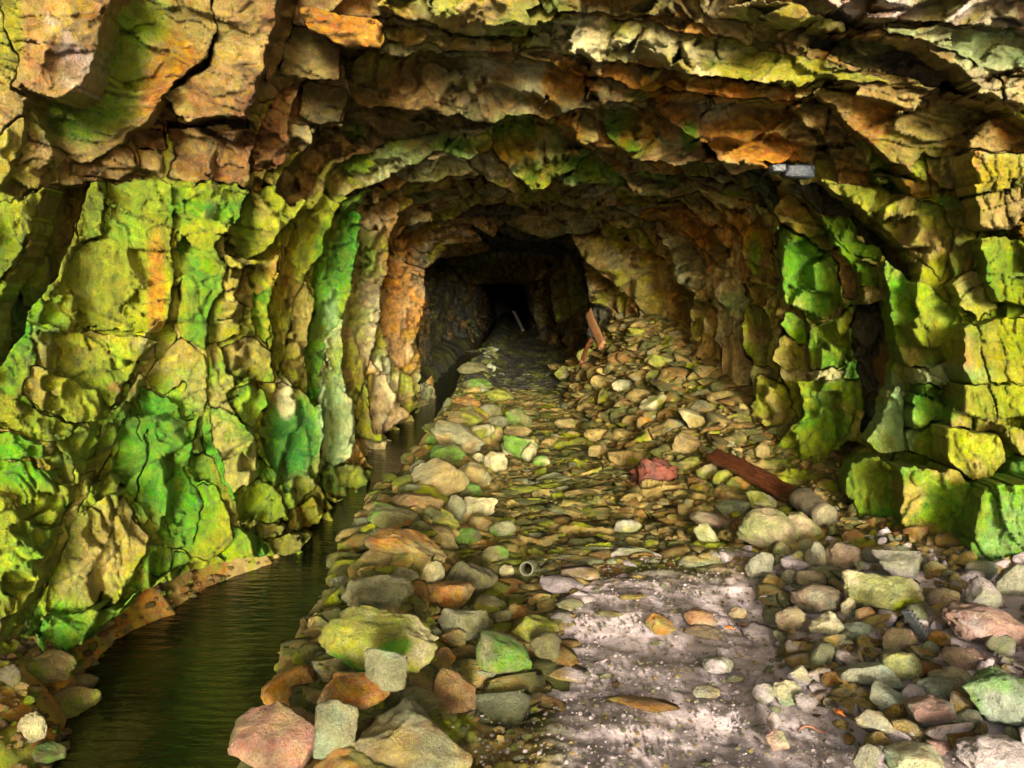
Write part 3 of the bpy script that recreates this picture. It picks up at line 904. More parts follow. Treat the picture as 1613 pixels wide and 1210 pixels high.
def place_rock(cx, cy, w, h, ang, code, label, ang_=.5, flat=1.0, sink=.1, cat='rock', depth=.8, blob=None, name='rock', dy=0):
    gx_, gy_, g_ = ground_hit(cx, cy + h * .42)
    y = gy_ + .02 * w * gy_ / F + dy
    dx, dz = pix_dir(cx, cy)
    ctr = np.array([float(dx) * y, y, CAMZ + float(dz) * y])
    W, H = w * y / F / 2, h * y / F / 2
    seed = int(cx * 7 + cy * 13)
    lv = 5 if w > 110 else (4 if w > 34 else 3)
    v, f = rock_verts(seed, lv, ang_ * .88, .10)
    a = R(ang)
    D = W * depth
    v = v * np.array([W * 1.04, D, H * 1.06])
    ca, sa = math.cos(a), math.sin(a)
    v = np.stack([v[:, 0] * ca - v[:, 2] * sa, v[:, 1], v[:, 0] * sa + v[:, 2] * ca], -1)
    cols = mixcol(code, v + ctr, seed % 101, 2.2 / max(W, .03) ** .5)
    dl = np.array((.36, .35, .32)) if (y < 5 and ctr[0] > .7) else STONE_DULL
    cols = cols * .62 + dl * .38
    cols = cols * (1 + .35 * fbm((v + ctr) * 13, 3, 61))[:, None]
    if blob:
        for bc, bx, bz, br in blob:
            d = ((v[:, 0] / W - bx) ** 2 + (v[:, 2] / H - bz) ** 2) / br ** 2
            ww = sstep(.3, .7, np.exp(-d) * (1 + .8 * fbm((v + ctr) * 14, 3, 71)))[:, None]
            cols = cols * (1 - ww) + PAL[bc] * ww
    o = link(name, new_mesh(name, v, f, M_STONE, cols, smooth=lv < 4), None, ctr)
    if label: tag(o, label, cat, 'loose rocks on the tunnel floor')
    return o

RK = [
(597,1013,190,102,0,'yw','largest pale yellow boulder with green moss patches at the water edge',{'blob':[('g',-.5,-.5,.45),('g',.35,.25,.3)],'ang_':.75,'depth':.6}),
(607,1056,76,62,0,'sc','squat grey-green stone leaning against the big pale boulder',{'ang_':.8,'dy':-.25}),
(595,938,116,60,0,'ds','domed dark green boulder directly behind the big pale boulder',{'ang_':.35}),
(701,940,98,48,14,'ob','smooth orange oval stone right of the domed dark boulder',{'ang_':.3}),
(733,983,88,54,0,'sd','grey-green rounded stone below the orange oval stone',{}),
(642,861,128,54,-10,'to','long tan stone with a rust patch in the bank row',{'blob':[('r',.1,-.2,.35)],'ang_':.7}),
(598,881,66,36,0,'td','small tan block wedged in front of the long rust-patched stone',{}),
(634,917,48,44,-20,'sd','tilted mossy stone on the upper right of the domed boulder',{}),
(680,906,42,44,20,'ws','pale upright stone above the orange oval stone',{}),
(620,817,82,36,-12,'dg','dark green slab-like stone at the stream edge',{'ang_':.7}),
(655,793,86,34,-4,'br','long dark brown stone with rusty face near the stream bend',{'ang_':.5}),
(698,821,52,34,0,'ty','yellowish round-edged stone below the long brown stone',{}),
(718,802,36,44,25,'s','grey wedge stone standing beside the long brown stone',{}),
(757,800,54,32,0,'wt','pale cream stone at the right end of the bank heap',{'ang_':.75}),
(755,825,44,26,0,'tb','dull tan stone tucked under the pale cream stone',{}),
(690,846,76,34,-24,'dt','slanting olive slab behind the long rust-patched stone',{'ang_':.7}),
(792,833,44,28,-10,'sg','pale green-grey stone on the path side of the bank',{}),
(737,845,44,26,0,'dg','mossy green stone under the dull tan stone',{}),
(780,874,44,32,-15,'gd','green pointed stone near the pipe end',{'ang_':.8}),
(740,908,90,54,0,'dk','wide dark olive stone between upright pale stone and pipe',{}),
(798,900,24,20,0,'w','tiny white stone right beside the pipe end',{}),
(772,955,56,32,0,'dy','low olive stone below the wide dark stone',{}),
(816,965,38,24,-10,'ot','small ochre ringed stone on the path edge',{'ang_':.3}),
(791,976,30,30,0,'kd','small black-green stone beside the ochre stone',{}),
(713,1006,44,30,-10,'ot','small orange stone under the grey-green rounded stone',{}),
(697,1035,42,30,22,'bo','tilted rust-brown stone touching the big pale boulder',{}),
(795,1034,96,66,-8,'gs','broad light green stone lying flat beside the path',{'ang_':.75}),
(863,1022,50,50,20,'kd','dark wet stone right of the broad light green stone',{'ang_':.7}),
(716,1087,78,66,-10,'rb','square rust-brown stone with cracked face near the front',{'ang_':.85}),
(460,1083,100,68,20,'bo','brown and black stone dipping into the stream',{}),
(561,1092,116,56,-8,'ob','orange-brown block below the big pale boulder',{'ang_':.85}),
(438,1165,150,106,10,'at','large pinkish rock at the bottom beside the water',{'ang_':.8}),
(527,1150,74,96,0,'sc','upright grey-green rock between pinkish rock and speckled slab',{'ang_':.6}),
(648,1172,200,92,-8,'st','wide speckled grey slab at the bottom front of the bank',{'ang_':.7}),
(671,1065,26,24,0,'rb','small dark rust pebble above the square rust-brown stone',{}),
(842,993,74,46,-8,'dy','flat olive stone above the dark wet stone',{}),
(655,1103,80,32,-12,'ds','dark sliver of stone on top of the speckled slab',{}),
(694,752,92,60,-10,'ts','angular grey-tan block on the stream bank halfway in',{'ang_':.85}),
(722,690,86,42,-20,'ts','long slanting grey stone at the top of the bank heap',{'ang_':.7}),
(733,660,58,26,-5,'yt','yellowish flat stone behind the long slanting grey stone',{}),
(785,665,38,20,0,'s','smooth grey stone behind the heap',{'ang_':.3}),
(760,681,40,26,0,'yw','cream stone right of the long slanting grey stone',{}),
(781,686,24,26,10,'yt','small ochre block in the middle of the heap',{}),
(816,660,42,32,-20,'dg','dark green stone at the back right of the heap',{}),
(814,681,46,22,-8,'ty','flat yellow stone at the back right of the heap',{}),
(818,703,58,38,0,'gw','mossy stone with pale crest at the right of the heap',{}),
(833,713,24,28,0,'ws','small whitish stone at the right tip of the heap',{}),
(781,729,38,36,0,'tw','rounded mottled stone in front of the heap',{}),
(754,723,22,20,0,'w','small white stone left of the rounded mottled stone',{}),
(853,727,28,18,0,'wg','small pale stone alone on the path beside the heap',{'ang_':.3}),
(705,716,56,32,-5,'gd','green stone between the slanting grey stone and angular block',{}),
(748,748,54,36,-25,'ts','grey stone right of the angular grey-tan block',{}),
(740,774,42,26,10,'gd','green wedge stone above the long brown stone',{}),
(660,740,32,30,20,'s','grey stone at the water left of the angular block',{}),
(683,695,26,22,0,'g','small green stone overhanging the water',{}),
(787,624,46,22,-4,'yd','olive-yellow flat stone in the shaded stretch of the bank',{'ang_':.4}),
(753,606,48,20,0,'gd','green flat stone in the shaded stretch of the bank',{}),
(745,581,50,22,0,'d','dark stone far along the bank',{}),
(735,634,44,18,-8,'ob','orange-topped flat stone in the shaded bank',{}),
(737,647,26,16,0,'yd','small olive stone under the orange-topped stone',{}),
(772,648,40,24,0,'ds','dark grey stone behind the yellowish flat stone',{}),
(745,560,40,18,0,'dk','farthest dark stone of the bank before the blackness',{}),
(944,711,36,22,-10,'ty','lone ochre stone in the middle of the path',{'ang_':.5}),
(891,669,38,20,-8,'ty','flat ochre stone farther up the path',{}),
(903,685,24,13,0,'ty','small flat stone just below the flat ochre stone',{}),
(70,1052,84,46,-5,'yt','sharp yellow stone at the foot of the left wall',{'ang_':.85}),
(14,1068,36,40,0,'kd','dark green stone at the left edge of the bank',{}),
(164,1080,24,17,-15,'t','upper one of two small tan pebbles by the water on the left',{'ang_':.35}),
(174,1096,28,18,0,'ty','lower one of two small tan pebbles by the water on the left',{'ang_':.3}),
(50,1150,42,56,-10,'wt','pale upright stone in the gravel at the lower left',{}),
(110,1108,90,54,0,'by','low brown rock in the gravel at the lower left',{}),
(70,1190,66,32,0,'gd','mossy green rock at the bottom left corner',{}),
(130,1077,44,26,0,'db','dark wet stone behind the low brown rock',{}),
(1210,835,96,64,-12,'yt','large smooth ochre boulder below the log end',{'ang_':.45}),
(1263,832,74,46,-25,'ty','sloping ochre rock right behind the smooth ochre boulder',{'ang_':.6}),
(1201,792,60,30,-28,'wy','cream stone with dark specks above the ochre boulder',{'ang_':.5}),
(1156,800,60,26,4,'ct','bluish oval stone left of the speckled cream stone',{'ang_':.3}),
(1112,846,54,36,-40,'wy','angular stone with a bright white face on the path',{'ang_':.85}),
(1118,820,64,26,-8,'tb','flat brownish stone behind the white-faced stone',{}),
(1287,878,36,52,8,'sw','upright grey mottled stone below the ochre rocks',{'ang_':.5}),
(1329,878,60,44,-12,'bt','smooth brown cobble beside the upright mottled stone',{'ang_':.3}),
(1279,912,52,26,-4,'ts','flat oval cobble under the upright mottled stone',{'ang_':.3}),
(1287,943,86,44,-6,'bs','long dark brown cobble in the middle of the right heap',{'ang_':.35}),
(1246,976,52,38,15,'tb','smooth tan oval cobble at the left of the right heap',{'ang_':.25}),
(1301,984,62,42,-8,'wt','cream angular stone beside the smooth tan oval',{'ang_':.75}),
(1336,960,24,38,0,'w','narrow white stone standing behind the cream angular stone',{}),
(1353,995,50,26,0,'c','flat blue-green cobble right of the cream angular stone',{'ang_':.25}),
(1385,935,124,70,-12,'wy','big pale boulder with yellow-green stains in the right heap',{'ang_':.5,'blob':[('y',.5,-.2,.5),('g',.75,-.5,.25)]}),
(1363,971,32,32,0,'ot','small orange-tan stone under the stained pale boulder',{}),
(1232,867,30,28,0,'yt','small yellow cobble under the smooth ochre boulder',{}),
(1255,882,28,30,0,'ys','speckled round cobble left of the upright mottled stone',{'ang_':.3}),
(1267,858,26,20,0,'yt','tiny ochre cobble behind the speckled round cobble',{}),
(1243,910,26,24,0,'ws','small whitish cobble left of the flat oval cobble',{'ang_':.4}),
(1195,892,40,50,-10,'sd','grey-green slab stone at the left rim of the right heap',{'ang_':.7}),
(1373,878,36,28,0,'sd','grey stone right of the smooth brown cobble',{}),
(1422,890,94,52,-10,'ps','layered mauve-grey rock behind the stained pale boulder',{'ang_':.8}),
(1545,900,50,28,0,'sc','grey flat cobble under the right green wall',{'ang_':.4}),
(1553,937,72,52,-15,'sp','grey block in front of the grey flat cobble',{'ang_':.75}),
(1597,915,50,62,0,'sc','grey block at the right edge under the wall',{'ang_':.7}),
(1484,943,60,36,0,'bt','brown rounded stone left of the grey block',{'ang_':.4}),
(1552,987,146,66,-15,'ap','large rounded rose-pink boulder at the right',{'ang_':.25}),
(1421,1010,64,46,10,'ta','pinkish tan stone below the stained pale boulder',{'ang_':.75}),
(1418,1052,64,52,0,'sy','grey and yellow rounded stone below the pinkish tan one',{'ang_':.5}),
(1465,1026,30,32,0,'sg','small greenish cobble between pinkish and brown rocks',{'ang_':.35}),
(1515,1041,78,44,-5,'ba','reddish brown faceted rock below the rose-pink boulder',{'ang_':.8}),
(1496,1068,76,30,0,'wt','pale flat stone under the reddish brown faceted rock',{}),
(1490,1092,84,38,-5,'cs','blue-green flat rock at the lower right',{'ang_':.7}),
(1465,1122,76,62,-35,'ca','green rock with reddish stain at the lower right',{'ang_':.7}),
(1508,1100,40,32,-20,'t','tan chip lying on the green rocks at the lower right',{'ang_':.85}),
(1522,1135,50,38,0,'s','grey mottled cobble in front of the big green block',{'ang_':.4}),
(1582,1102,124,104,15,'cg','big green block at the lower right edge',{'ang_':.8}),
(1575,1196,140,70,-10,'p','smooth mauve boulder in the bottom right corner',{'ang_':.2}),
(1443,1198,106,38,0,'mw','mint green stone at the bottom right',{'ang_':.6}),
(1363,1192,42,42,0,'sd','small grey rock left of the mint green stone',{}),
(1379,1143,74,42,-10,'ts','tan-grey angular stone at the bottom right of the path',{'ang_':.85}),
(1202,1094,34,36,0,'sp','upright grey stone in the pale path dirt',{}),
(1241,1092,46,36,0,'mw','pale mint stone beside the upright grey stone',{'ang_':.7}),
(1270,1107,40,28,0,'ps','mauve-grey stone right of the pale mint stone',{}),
(1262,1066,44,30,-20,'wp','whitish stone above the pale mint stone',{}),
(1224,1168,42,32,-15,'wa','white and pink chip near the bottom of the path',{'ang_':.85}),
(1218,1134,24,30,0,'pb','dark mauve chip above the white and pink chip',{}),
(1130,1046,50,24,0,'sp','flat grey stone sunk in the pale path dirt',{'ang_':.4}),
(1040,987,46,28,-25,'to','tan stone with orange face on the path',{'ang_':.7}),
(1103,975,54,28,-5,'ot','flat orange-tan slab in the path',{}),
(1108,996,62,18,-5,'bo','thin rust-edged slab below the flat orange-tan slab',{}),
(1162,965,28,18,0,'ot','small peach stone on the path',{}),
(1112,1090,44,20,0,'ts','flat pinkish stone low in the path dirt',{'ang_':.4}),
(1370,1062,104,44,-5,'cs','flat green-grey slab bedded at the right path edge',{'ang_':.6}),
(1400,1100,72,36,-10,'cs','dark green-grey slab below the bedded slab',{'ang_':.7}),
(1480,1180,42,32,0,'ba','brown stone between mint green stone and mauve boulder',{}),
(889,588,32,22,0,'yw','pale yellow cobble at the foot of the rubble pile',{'ang_':.4}),
(925,560,34,24,0,'yt','yellowish stone under the splintered plank',{}),
(983,607,40,20,0,'ws','pale grey slab in the rubble pile',{}),
(1040,571,48,28,0,'yt','squared ochre block against the right wall',{'ang_':.8}),
(1030,638,46,26,20,'wy','pale wedge stone on the rubble slope',{'ang_':.85}),
(1115,742,38,22,8,'wy','cream cobble left of the red timber',{'ang_':.5}),
(1139,754,34,28,0,'yt','yellow cobble under the red timber',{'ang_':.4}),
(1166,764,44,24,-10,'oy','orange-yellow cobble under the red timber',{'ang_':.5}),
(1087,731,40,20,8,'ty','tan flat stone above the cream cobble',{}),
(1080,701,46,36,0,'bt','brown block on the rubble slope above the red timber',{}),
(1017,668,28,24,0,'ot','orange-brown stone on the rubble slope',{}),
(1095,662,60,26,-25,'wt','long pale splinter of stone on the rubble slope',{'ang_':.7}),
(1200,710,24,26,20,'yt','ochre chip between red timber and right wall',{}),
(989,829,46,22,0,'ys','flat yellow-green stone in the middle of the path',{}),
(1265,895,0,0,0,'','',{}),
]
for r_ in RK:
    if r_[2] == 0: continue
    place_rock(*r_[:7], **r_[7])

# ---- small stones bedded in the floor (parts of the ground) and gravel
VAR = []
for q in range(14):
    VAR.append(rock_verts(900 + q, 2, 1.0, .05))
def scatter_ok(px, py):
    return True
def wpix(x, y, z):
    sp, cp = math.sin(PITCH), math.cos(PITCH)
    dz = z - CAMZ
    dep = y * cp - dz * sp
    return CX + F * x / dep, CY - F * (y * sp + dz * cp) / dep

def stone_colour(x, y, rg):
    if y > 12.5 and x < .8: return rg.choice(['k', 'kd', 'd', 'sd'])  # deep stones darkened in colour to match the unlit far end
    if y < 4.4 and x > .2: return rg.choice(['p', 'tp', 's', 't', 'pt', 'st', 'sp', 'ts', 'bt'])
    if x < -1.1: return rg.choice(['b', 'bo', 't', 'bt', 'yt'])
    if x > .8: return rg.choice(['td', 'yt', 'tb', 'ts', 'td', 'bd', 'td', 'dt', 'db'])
    return rg.choice(['dy', 'd', 'yd', 'td', 'td', 'sd', 'td', 'bd', 'dt'])

small = []
rs = random.Random(5)
def try_points(nn, fx, fy, smin, smax, flatness, sinkf, marg=.19):
    for _ in range(nn):
        x, y = fx(), fy()
        xr = float(np.interp(y, *XRS_T))
        xl = float(np.interp(y, *XLS_T))
        if xl - .02 < x < xr + marg: continue
        if x > float(XR(y)) + .1 or x < -float(XL(y)) - .1: continue
        if .05 + .2 * (y - 2.4) < x < 1.15 + .25 * max(0, y - 3.4) and y < 4.2 and smax > .012 and rs.random() < .93: continue
        s = smin * (smax / smin) ** (rs.random() ** 1.5)
        small.append((x, y, s, s * rs.uniform(.5, .9), s * rs.uniform(*flatness), rs.uniform(-.5, .5) + (0 if rs.random() < .7 else 1.2), rs.randrange(14), sinkf))
ly = lambda a, b_: math.exp(rs.uniform(math.log(a), math.log(b_)))
try_points(2600, lambda: rs.uniform(-.6, 1.7), lambda: ly(2.7, 15), .03, .15, (.10, .22), .46)
try_points(1500, lambda: rs.uniform(.9, 2.7), lambda: ly(6.5, 16), .04, .21, (.25, .6), .42)
try_points(900, lambda: rs.uniform(.8, 2.5), lambda: ly(4.6, 7.5), .025, .085, (.25, .6), .4)
try_points(1500, lambda: rs.uniform(1.15, 3.2), lambda: ly(2.3, 5.2), .022, .075, (.4, .8), .3)
try_points(420, lambda: rs.uniform(-.80, -.42), lambda: ly(7.5, 20), .06, .16, (.3, .6), .3, .14)
try_points(1100, lambda: rs.uniform(-1.0, -.4), lambda: ly(2.4, 9), .045, .12, (.35, .7), .25, .06)
nbig = len(small)
try_points(12000, lambda: rs.uniform(-.9, 3.0), lambda: ly(2.3, 12), .006, .024, (.3, .7), .2)
try_points(5000, lambda: rs.uniform(-.1, 1.6), lambda: ly(2.3, 4.4), .003, .011, (.4, .8), .1)
try_points(3500, lambda: rs.uniform(-2.0, -1.1), lambda: ly(2.2, 6), .008, .04, (.35, .8), .25)
RE = np.array([(r_[0], r_[1], r_[2] / 2, r_[3] / 2) for r_ in RK if r_[2] > 0] + [(1190, 752, 90, 40), (1030, 750, 42, 36), (829, 899, 16, 16), (1280, 800, 30, 26)])
arr = np.array([(s[0], s[1]) for s in small])
_z = gz(arr[:, 0], arr[:, 1])
_px, _py = wpix(arr[:, 0], arr[:, 1], _z + .02)
_hit = np.zeros(len(arr), bool)
for (ex, ey, ew, eh) in RE:
    _hit |= ((_px - ex) / ew) ** 2 + ((_py - ey - eh * .1) / eh) ** 2 < 1.0
nbig = int(np.sum(~_hit[:nbig]))
small = [s_q for s_q, hh in zip(small, _hit) if not hh]
arr = arr[~_hit]
zz = gz(arr[:, 0], arr[:, 1])
order = sorted(range(nbig), key=lambda i: -small[i][2] / small[i][1])
single = set(order[:290])
Vs, Fs, Cs, off = [], [], [], 0
for i, (x, y, a, b_, c_, rot, var, sk) in enumerate(small):
    v, f = VAR[var]
    if i >= nbig:
        v, f = ICO[1]
        v = v * (1 + .22 * np.sin(v[:, [1, 2, 0]] * 9 + i))
    ca, sa = math.cos(rot), math.sin(rot)
    tx, ty = rs.uniform(-.12, .12), rs.uniform(-.16, .05)
    w = v * np.array([a, b_, c_])
    w = np.stack([w[:, 0] * ca - w[:, 1] * sa, w[:, 0] * sa + w[:, 1] * ca, w[:, 2]], -1)
    w[:, 2] += tx * w[:, 0] - ty * w[:, 1]
    ctr = np.array([x, y, zz[i] + c_ * (1 - 2 * sk) + (.015 if i < nbig else .006)])
    code = stone_colour(x, y, rs)
    if i < nbig:
        col = mixcol(code, w + ctr, i % 40, 7.0) * rs.uniform(.75, 1.25)
    else:
        if a < .012 and x > -.2 and y < 4.5: code = rs.choice(['p', 'p', 'p', 's', 't'])
        col = np.tile(PAL[code[0]] * rs.uniform(.35, 1.1), (len(w), 1))
    if i in single:
        link('stone', new_mesh('stone', w, f, M_STONE, col, smooth=False), ground, ctr)
    else:
        Vs.append(w + ctr); Fs.append(f + off); Cs.append(col); off += len(w)
o = link('gravel', new_mesh('gravel', np.vstack(Vs), np.vstack(Fs), M_STONE, np.vstack(Cs), smooth=False), ground)
o['kind'] = 'stuff'

# ------------------------------------------------------------------ timber, rust and bits
M_RED = plain_material('red_wet_timber', (.015, .006, .003), (.15, .045, .015), 16, .45, .9, (1, 6, 6))
M_BROWNW = plain_material('brown_timber', (.07, .03, .01), (.30, .15, .06), 10, .55, .9, (6, 6, 1))
M_LOG = plain_material('grey_bark', (.03, .026, .016), (.12, .10, .055), 14, .8, 1.0)
M_CUT = plain_material('sawn_face', (.06, .055, .03), (.17, .155, .085), 30, .8, .5)
M_RUST = plain_material('flaky_rust', (.02, .006, .003), (.13, .028, .01), 12, .75, 1.0)
M_PIPE = plain_material('pipe_plastic', (.03, .03, .018), (.07, .07, .04), 30, .45, .3)
M_METAL = plain_material('wet_metal', (.008, .012, .018), (.045, .06, .08), 45, .45, 1.0)
M_DIMW = plain_material('dimmed_timber', (.005, .004, .003), (.02, .012, .008), 12, .8, .6)  # near-black to keep the far pole dim; shade is in the colour
M_STRAP = plain_material('black_strap', (.02, .024, .03), (.07, .08, .09), 40, .4, .4)
M_LEAF = plain_material('orange_leaf', (.55, .13, .03), (.75, .25, .05), 30, .6, .3)
M_TWIG = plain_material('twig_bark', (.07, .03, .02), (.20, .09, .05), 40, .7, .6)

def beam_mesh(L, w, t, rag=.3, seed=1, nseg=22, round_=False):
    """a weathered length of timber along X with a ragged start"""
    rg = np.random.default_rng(seed)
    nr = 16
    V, Fc = [], []
    for i in range(nseg + 1):
        u = i / nseg
        for j in range(nr):
            a = 2 * PI * j / nr
            ca, sa = math.cos(a), math.sin(a)
            if round_: yy, zz_ = ca * w / 2, sa * t / 2
            else:
                yy = w / 2 * math.copysign(abs(ca) ** .45, ca); zz_ = t / 2 * math.copysign(abs(sa) ** .45, sa)
            k = 1 + .10 * float(noise(np.array([u * 9, j * .9, seed]))) + .05 * float(noise(np.array([u * 30, j * 2.1, seed])))
            x = L * u
            if i == 0: x += rag * L * .25 * abs(float(noise(np.array([j * 1.7, seed * 3.1, .5]))))
            V.append((x, yy * k, zz_ * k + .012 * math.sin(u * 5)))
    for i in range(nseg):
        for j in range(nr):
            a, b_ = i * nr + j, i * nr + (j + 1) % nr
            Fc.append((a, a + nr, b_ + nr, b_))
    V.append((rag * L * .1, 0, 0)); c0 = len(V) - 1
    V.append((L, 0, 0)); c1 = len(V) - 1
    for j in range(nr):
        Fc.append((c0, j, (j + 1) % nr)); Fc.append((c1, nseg * nr + (j + 1) % nr, nseg * nr + j))
    return V, Fc

def aim(o, p0, p1, roll=0):
    d = (Vector(p1) - Vector(p0))
    q = d.to_track_quat('X', 'Z')
    o.rotation_euler = (q @ Matrix.Rotation(roll, 4, 'X').to_quaternion()).to_euler()
    o.location = p0

def at(px, py, y):
    dx, dz = pix_dir(px, py)
    return Vector((float(dx) * y, y, CAMZ + float(dz) * y))

def mesh_obj(name, V, Fc, mat, parent=None):
    return link(name, new_mesh(name, np.array(V, float), [tuple(f) for f in Fc], mat), parent)

# red timber with the round log at its lower end
p0, p1 = at(1120, 716, ground_hit(1120, 736)[1] - .1), at(1262, 786, ground_hit(1262, 806)[1] - .1)
L = (p1 - p0).length
V, Fc = beam_mesh(L, .13, .07, .5, 3)
o = mesh_obj('timber', V, Fc, M_RED); aim(o, p0, p1, .5)
tag(o, 'dark red wet timber beam lying against the right wall', 'timber')
p0, p1 = at(1256, 784, ground_hit(1256, 806)[1] - .14), at(1302, 812, ground_hit(1302, 830)[1] - .12)
root = bpy.data.objects.new('log', None); COL.objects.link(root)
tag(root, 'short grey log stub with a round pale sawn end', 'log')
aim(root, p0, p1)
V, Fc = beam_mesh((p1 - p0).length, .16, .15, .3, 8, 8, True)
mesh_obj('bark', V, Fc, M_LOG, root)
L2 = (p1 - p0).length
nr = 20
V = [(L2 + .004, 0, 0)] + [(L2 + .004, .066 * math.cos(2 * PI * j / nr) * (1 + .05 * math.sin(3 * j)), .064 * math.sin(2 * PI * j / nr)) for j in range(nr)]
V += [(L2 - .03, v[1] * 1.03, v[2] * 1.03) for v in V[1:]]
Fc = [(0, 1 + j, 1 + (j + 1) % nr) for j in range(nr)] + [(1 + j, 1 + nr + j, 1 + nr + (j + 1) % nr, 1 + (j + 1) % nr) for j in range(nr)]
mesh_obj('sawn_end', V, Fc, M_CUT, root)

def stick(name, a, b_, w, t, mat, label, cat, seed, rag=.6, roll=0, round_=False):
    V, Fc = beam_mesh((b_ - a).length, w, t, rag, seed, 14, round_)
    o = mesh_obj(name, V, Fc, mat); aim(o, a, b_, roll)
    return tag(o, label, cat)
stick('plank', at(926, 488, 11.0), at(948, 545, 10.2), .13, .05, M_BROWNW, 'splintered orange-brown plank standing in the rubble pile', 'plank', 11, 1.0, 1.2)
stick('plank', at(932, 534, 10.4), at(914, 572, 9.9), .07, .05, M_RED, 'dark red broken stake below the splintered plank', 'plank', 12, .8, 1.0)
stick('plank', at(808, 490, 17.5), at(824, 520, 16.5), .06, .04, M_DIMW, 'thin dim pole leaning in the dark far part of the tunnel', 'pole', 13, .3)

# rusty lump
gx_, gy_, g_ = ground_hit(1030, 768)
yc = gy_ + .08
ctr = at(1030, 750, yc)
root = bpy.data.objects.new('rusted_scrap', None); COL.objects.link(root); root.location = ctr
tag(root, 'crumpled bright red rusted scrap on the path', 'scrap metal')
v, f = rock_verts(4242, 4, .7, .22)
v = v * (1 + .35 * fbm(v * 3.5, 4, 88)[:, None] + .10 * worley(v * 5, 89)[0][:, None])
s_ = yc / F
v = v * np.array([34 * s_, 28 * s_, 29 * s_])
mesh_obj('lump', v, f.tolist(), M_RUST, root)
for q in range(9):
    a = rs.uniform(0, 2 * PI); rr = rs.uniform(28, 48) * s_
    c0 = Vector((math.cos(a) * rr * 1.2, math.sin(a) * rr * .7, -20 * s_ + rs.uniform(-.01, .05)))
    w_ = rs.uniform(.018, .045)
    V = [c0 + Vector((rs.uniform(-1, 1) * w_, rs.uniform(-1, 1) * w_, rs.uniform(-.5, .5) * w_)) for _ in range(4)]
    V = [tuple(x) for x in V] + [tuple(x + Vector((.002, .002, .005))) for x in V]
    mesh_obj('flake', V, [(0, 1, 2), (0, 2, 3), (4, 6, 5), (4, 7, 6), (0, 4, 5, 1), (1, 5, 6, 2), (2, 6, 7, 3), (3, 7, 4, 0)], M_RUST, root)

# pipe end sticking out of the floor towards the viewer
gx_, gy_, g_ = ground_hit(829, 908)
pc = at(829, 896, gy_ - .14)
ro, ri, Lp, nr = 11.5 * gy_ / F, 8.8 * gy_ / F, .30, 32
V, Fc = [], []
for (x, r) in ((0, ri), (0, ro), (Lp, ro), (Lp, ri)):
    for j in range(nr):
        V.append((r * math.cos(2 * PI * j / nr), x, r * math.sin(2 * PI * j / nr)))
for a, b_ in ((0, 1), (1, 2), (3, 0)):
    for j in range(nr):
        k = (j + 1) % nr
        Fc.append((a * nr + j, a * nr + k, b_ * nr + k, b_ * nr + j))
o = mesh_obj('pipe', V, Fc, M_PIPE)
o.location = pc; o.rotation_euler = (R(-16), 0, R(-8))
tag(o, 'open round end of a pipe poking out of the floor', 'pipe')

def box_bm(sx_, sy_, sz_, bev=.1):
    bm = bmesh.new(); bmesh.ops.create_cube(bm, size=1)
    for v in bm.verts: v.co = Vector((v.co.x * sx_, v.co.y * sy_, v.co.z * sz_))
    bmesh.ops.bevel(bm, geom=list(bm.edges), offset=min(sx_, sy_, sz_) * bev, segments=2, affect='EDGES')
    return bm
def bm_obj(name, bm, mat, parent=None, loc=(0, 0, 0), rot=(0, 0, 0)):
    me = bpy.data.meshes.new(name); bm.to_mesh(me); bm.free(); me.materials.append(mat)
    o = link(name, me, parent, loc); o.rotation_euler = rot
    return o

# glinting wedge under the orange ceiling lip
yy = float(wall_y(np.array([1255.]), np.array([272.]))[0]) * .92
root = bpy.data.objects.new('metal_bracket', None); COL.objects.link(root); root.location = at(1257, 271, yy * .985)
tag(root, 'small wet blue-silver block wedged under the orange ceiling lip', 'metal block')
u_ = yy / F
bv, bf = ICO[4]
bv = np.sign(bv) * np.abs(bv) ** .45
bv = bv / np.abs(bv).max() * (1 + .16 * fbm(bv * 1.6, 4, 77)[:, None] + .08 * worley(bv * 2.5, 78)[0][:, None])
mesh_obj('block', bv * np.array([22 * u_, 15 * u_, 10 * u_]), bf.tolist(), M_METAL, root)
mesh_obj('lug', bv[:, [1, 0, 2]] * np.array([11 * u_, 11 * u_, 6 * u_]) + np.array([-31 * u_, .01, 5 * u_]), bf.tolist(), M_STRAP, root)

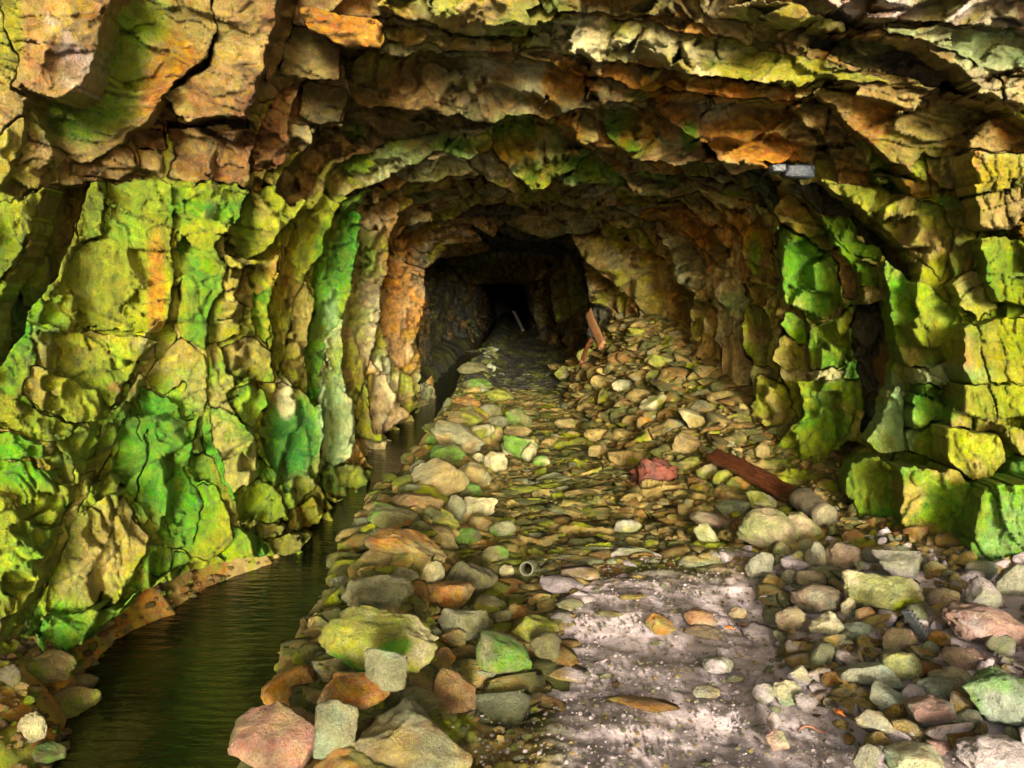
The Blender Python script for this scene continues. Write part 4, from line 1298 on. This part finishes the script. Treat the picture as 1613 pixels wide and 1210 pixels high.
# black strap between the pale boulder and the pinkish stone
gx_, gy_, g_ = ground_hit(1440, 1000)
u_ = gy_ / F
root = bpy.data.objects.new('strap', None); COL.objects.link(root); root.location = at(1440, 982, gy_ - .18)
root.rotation_euler = (R(-35), R(55), 0)
tag(root, 'short black ridged strap sticking out below the stained pale boulder', 'strap')
bm_obj('band', box_bm(52 * u_, 16 * u_, 5 * u_, .2), M_STRAP, root)
for q in range(6):
    bm_obj('rib', box_bm(3 * u_, 19 * u_, 8 * u_, .2), M_STRAP, root, loc=((-20 + q * 8) * u_, 0, 1.5 * u_))

def leaf(px, py, s, rot, label):
    gx_, gy_, g_ = ground_hit(px, py)
    z = float(gz(gx_, gy_)) + .03
    pts = []
    for j in range(10):
        a = 2 * PI * j / 10 + rot
        r = s * (1 if j % 2 == 0 else .38) * (1 + .25 * math.sin(j * 2.3))
        pts.append((r * math.cos(a), r * math.sin(a), .006 * math.sin(j * 1.9)))
    V = [(0, 0, .008)] + pts + [(0, 0, .006)] + [(p[0], p[1], p[2] - .0015) for p in pts]
    Fc = [(0, 1 + j, 1 + (j + 1) % 10) for j in range(10)] + [(11, 12 + (j + 1) % 10, 12 + j) for j in range(10)]
    o = mesh_obj('leaf', V, Fc, M_LEAF); o.location = (gx_, gy_, z)
    tag(o, label, 'leaf')
leaf(1177, 988, .030, .3, 'bright orange fallen leaf with pointed lobes on the pale dirt')
leaf(1322, 1125, .026, 1.3, 'salmon orange fallen leaf near the tan-grey angular stone')
leaf(1148, 996, .022, 2.1, 'small rusty fallen leaf left of the bright orange leaf')
def twig(ax, ay, bx, by, w, label, seed):
    a = ground_hit(ax, ay); b_ = ground_hit(bx, by)
    pa = Vector((a[0], a[1], float(gz(a[0], a[1])) + .03)); pb = Vector((b_[0], b_[1], float(gz(b_[0], b_[1])) + .035))
    stick('twig', pa, pb, w, w, M_TWIG, label, 'twig', seed, .1, 0, True)
twig(1258, 1038, 1266, 1012, .012, 'short dark twig standing nearly crosswise below the tan oval cobble', 21)
twig(1262, 1014, 1290, 1032, .010, 'thin twig crossing the short dark twig', 22)
twig(1325, 1045, 1345, 1020, .008, 'fine twig right of the crossed twigs', 23)
twig(1258, 1152, 1300, 1148, .010, 'reddish twig near the salmon leaf', 24)
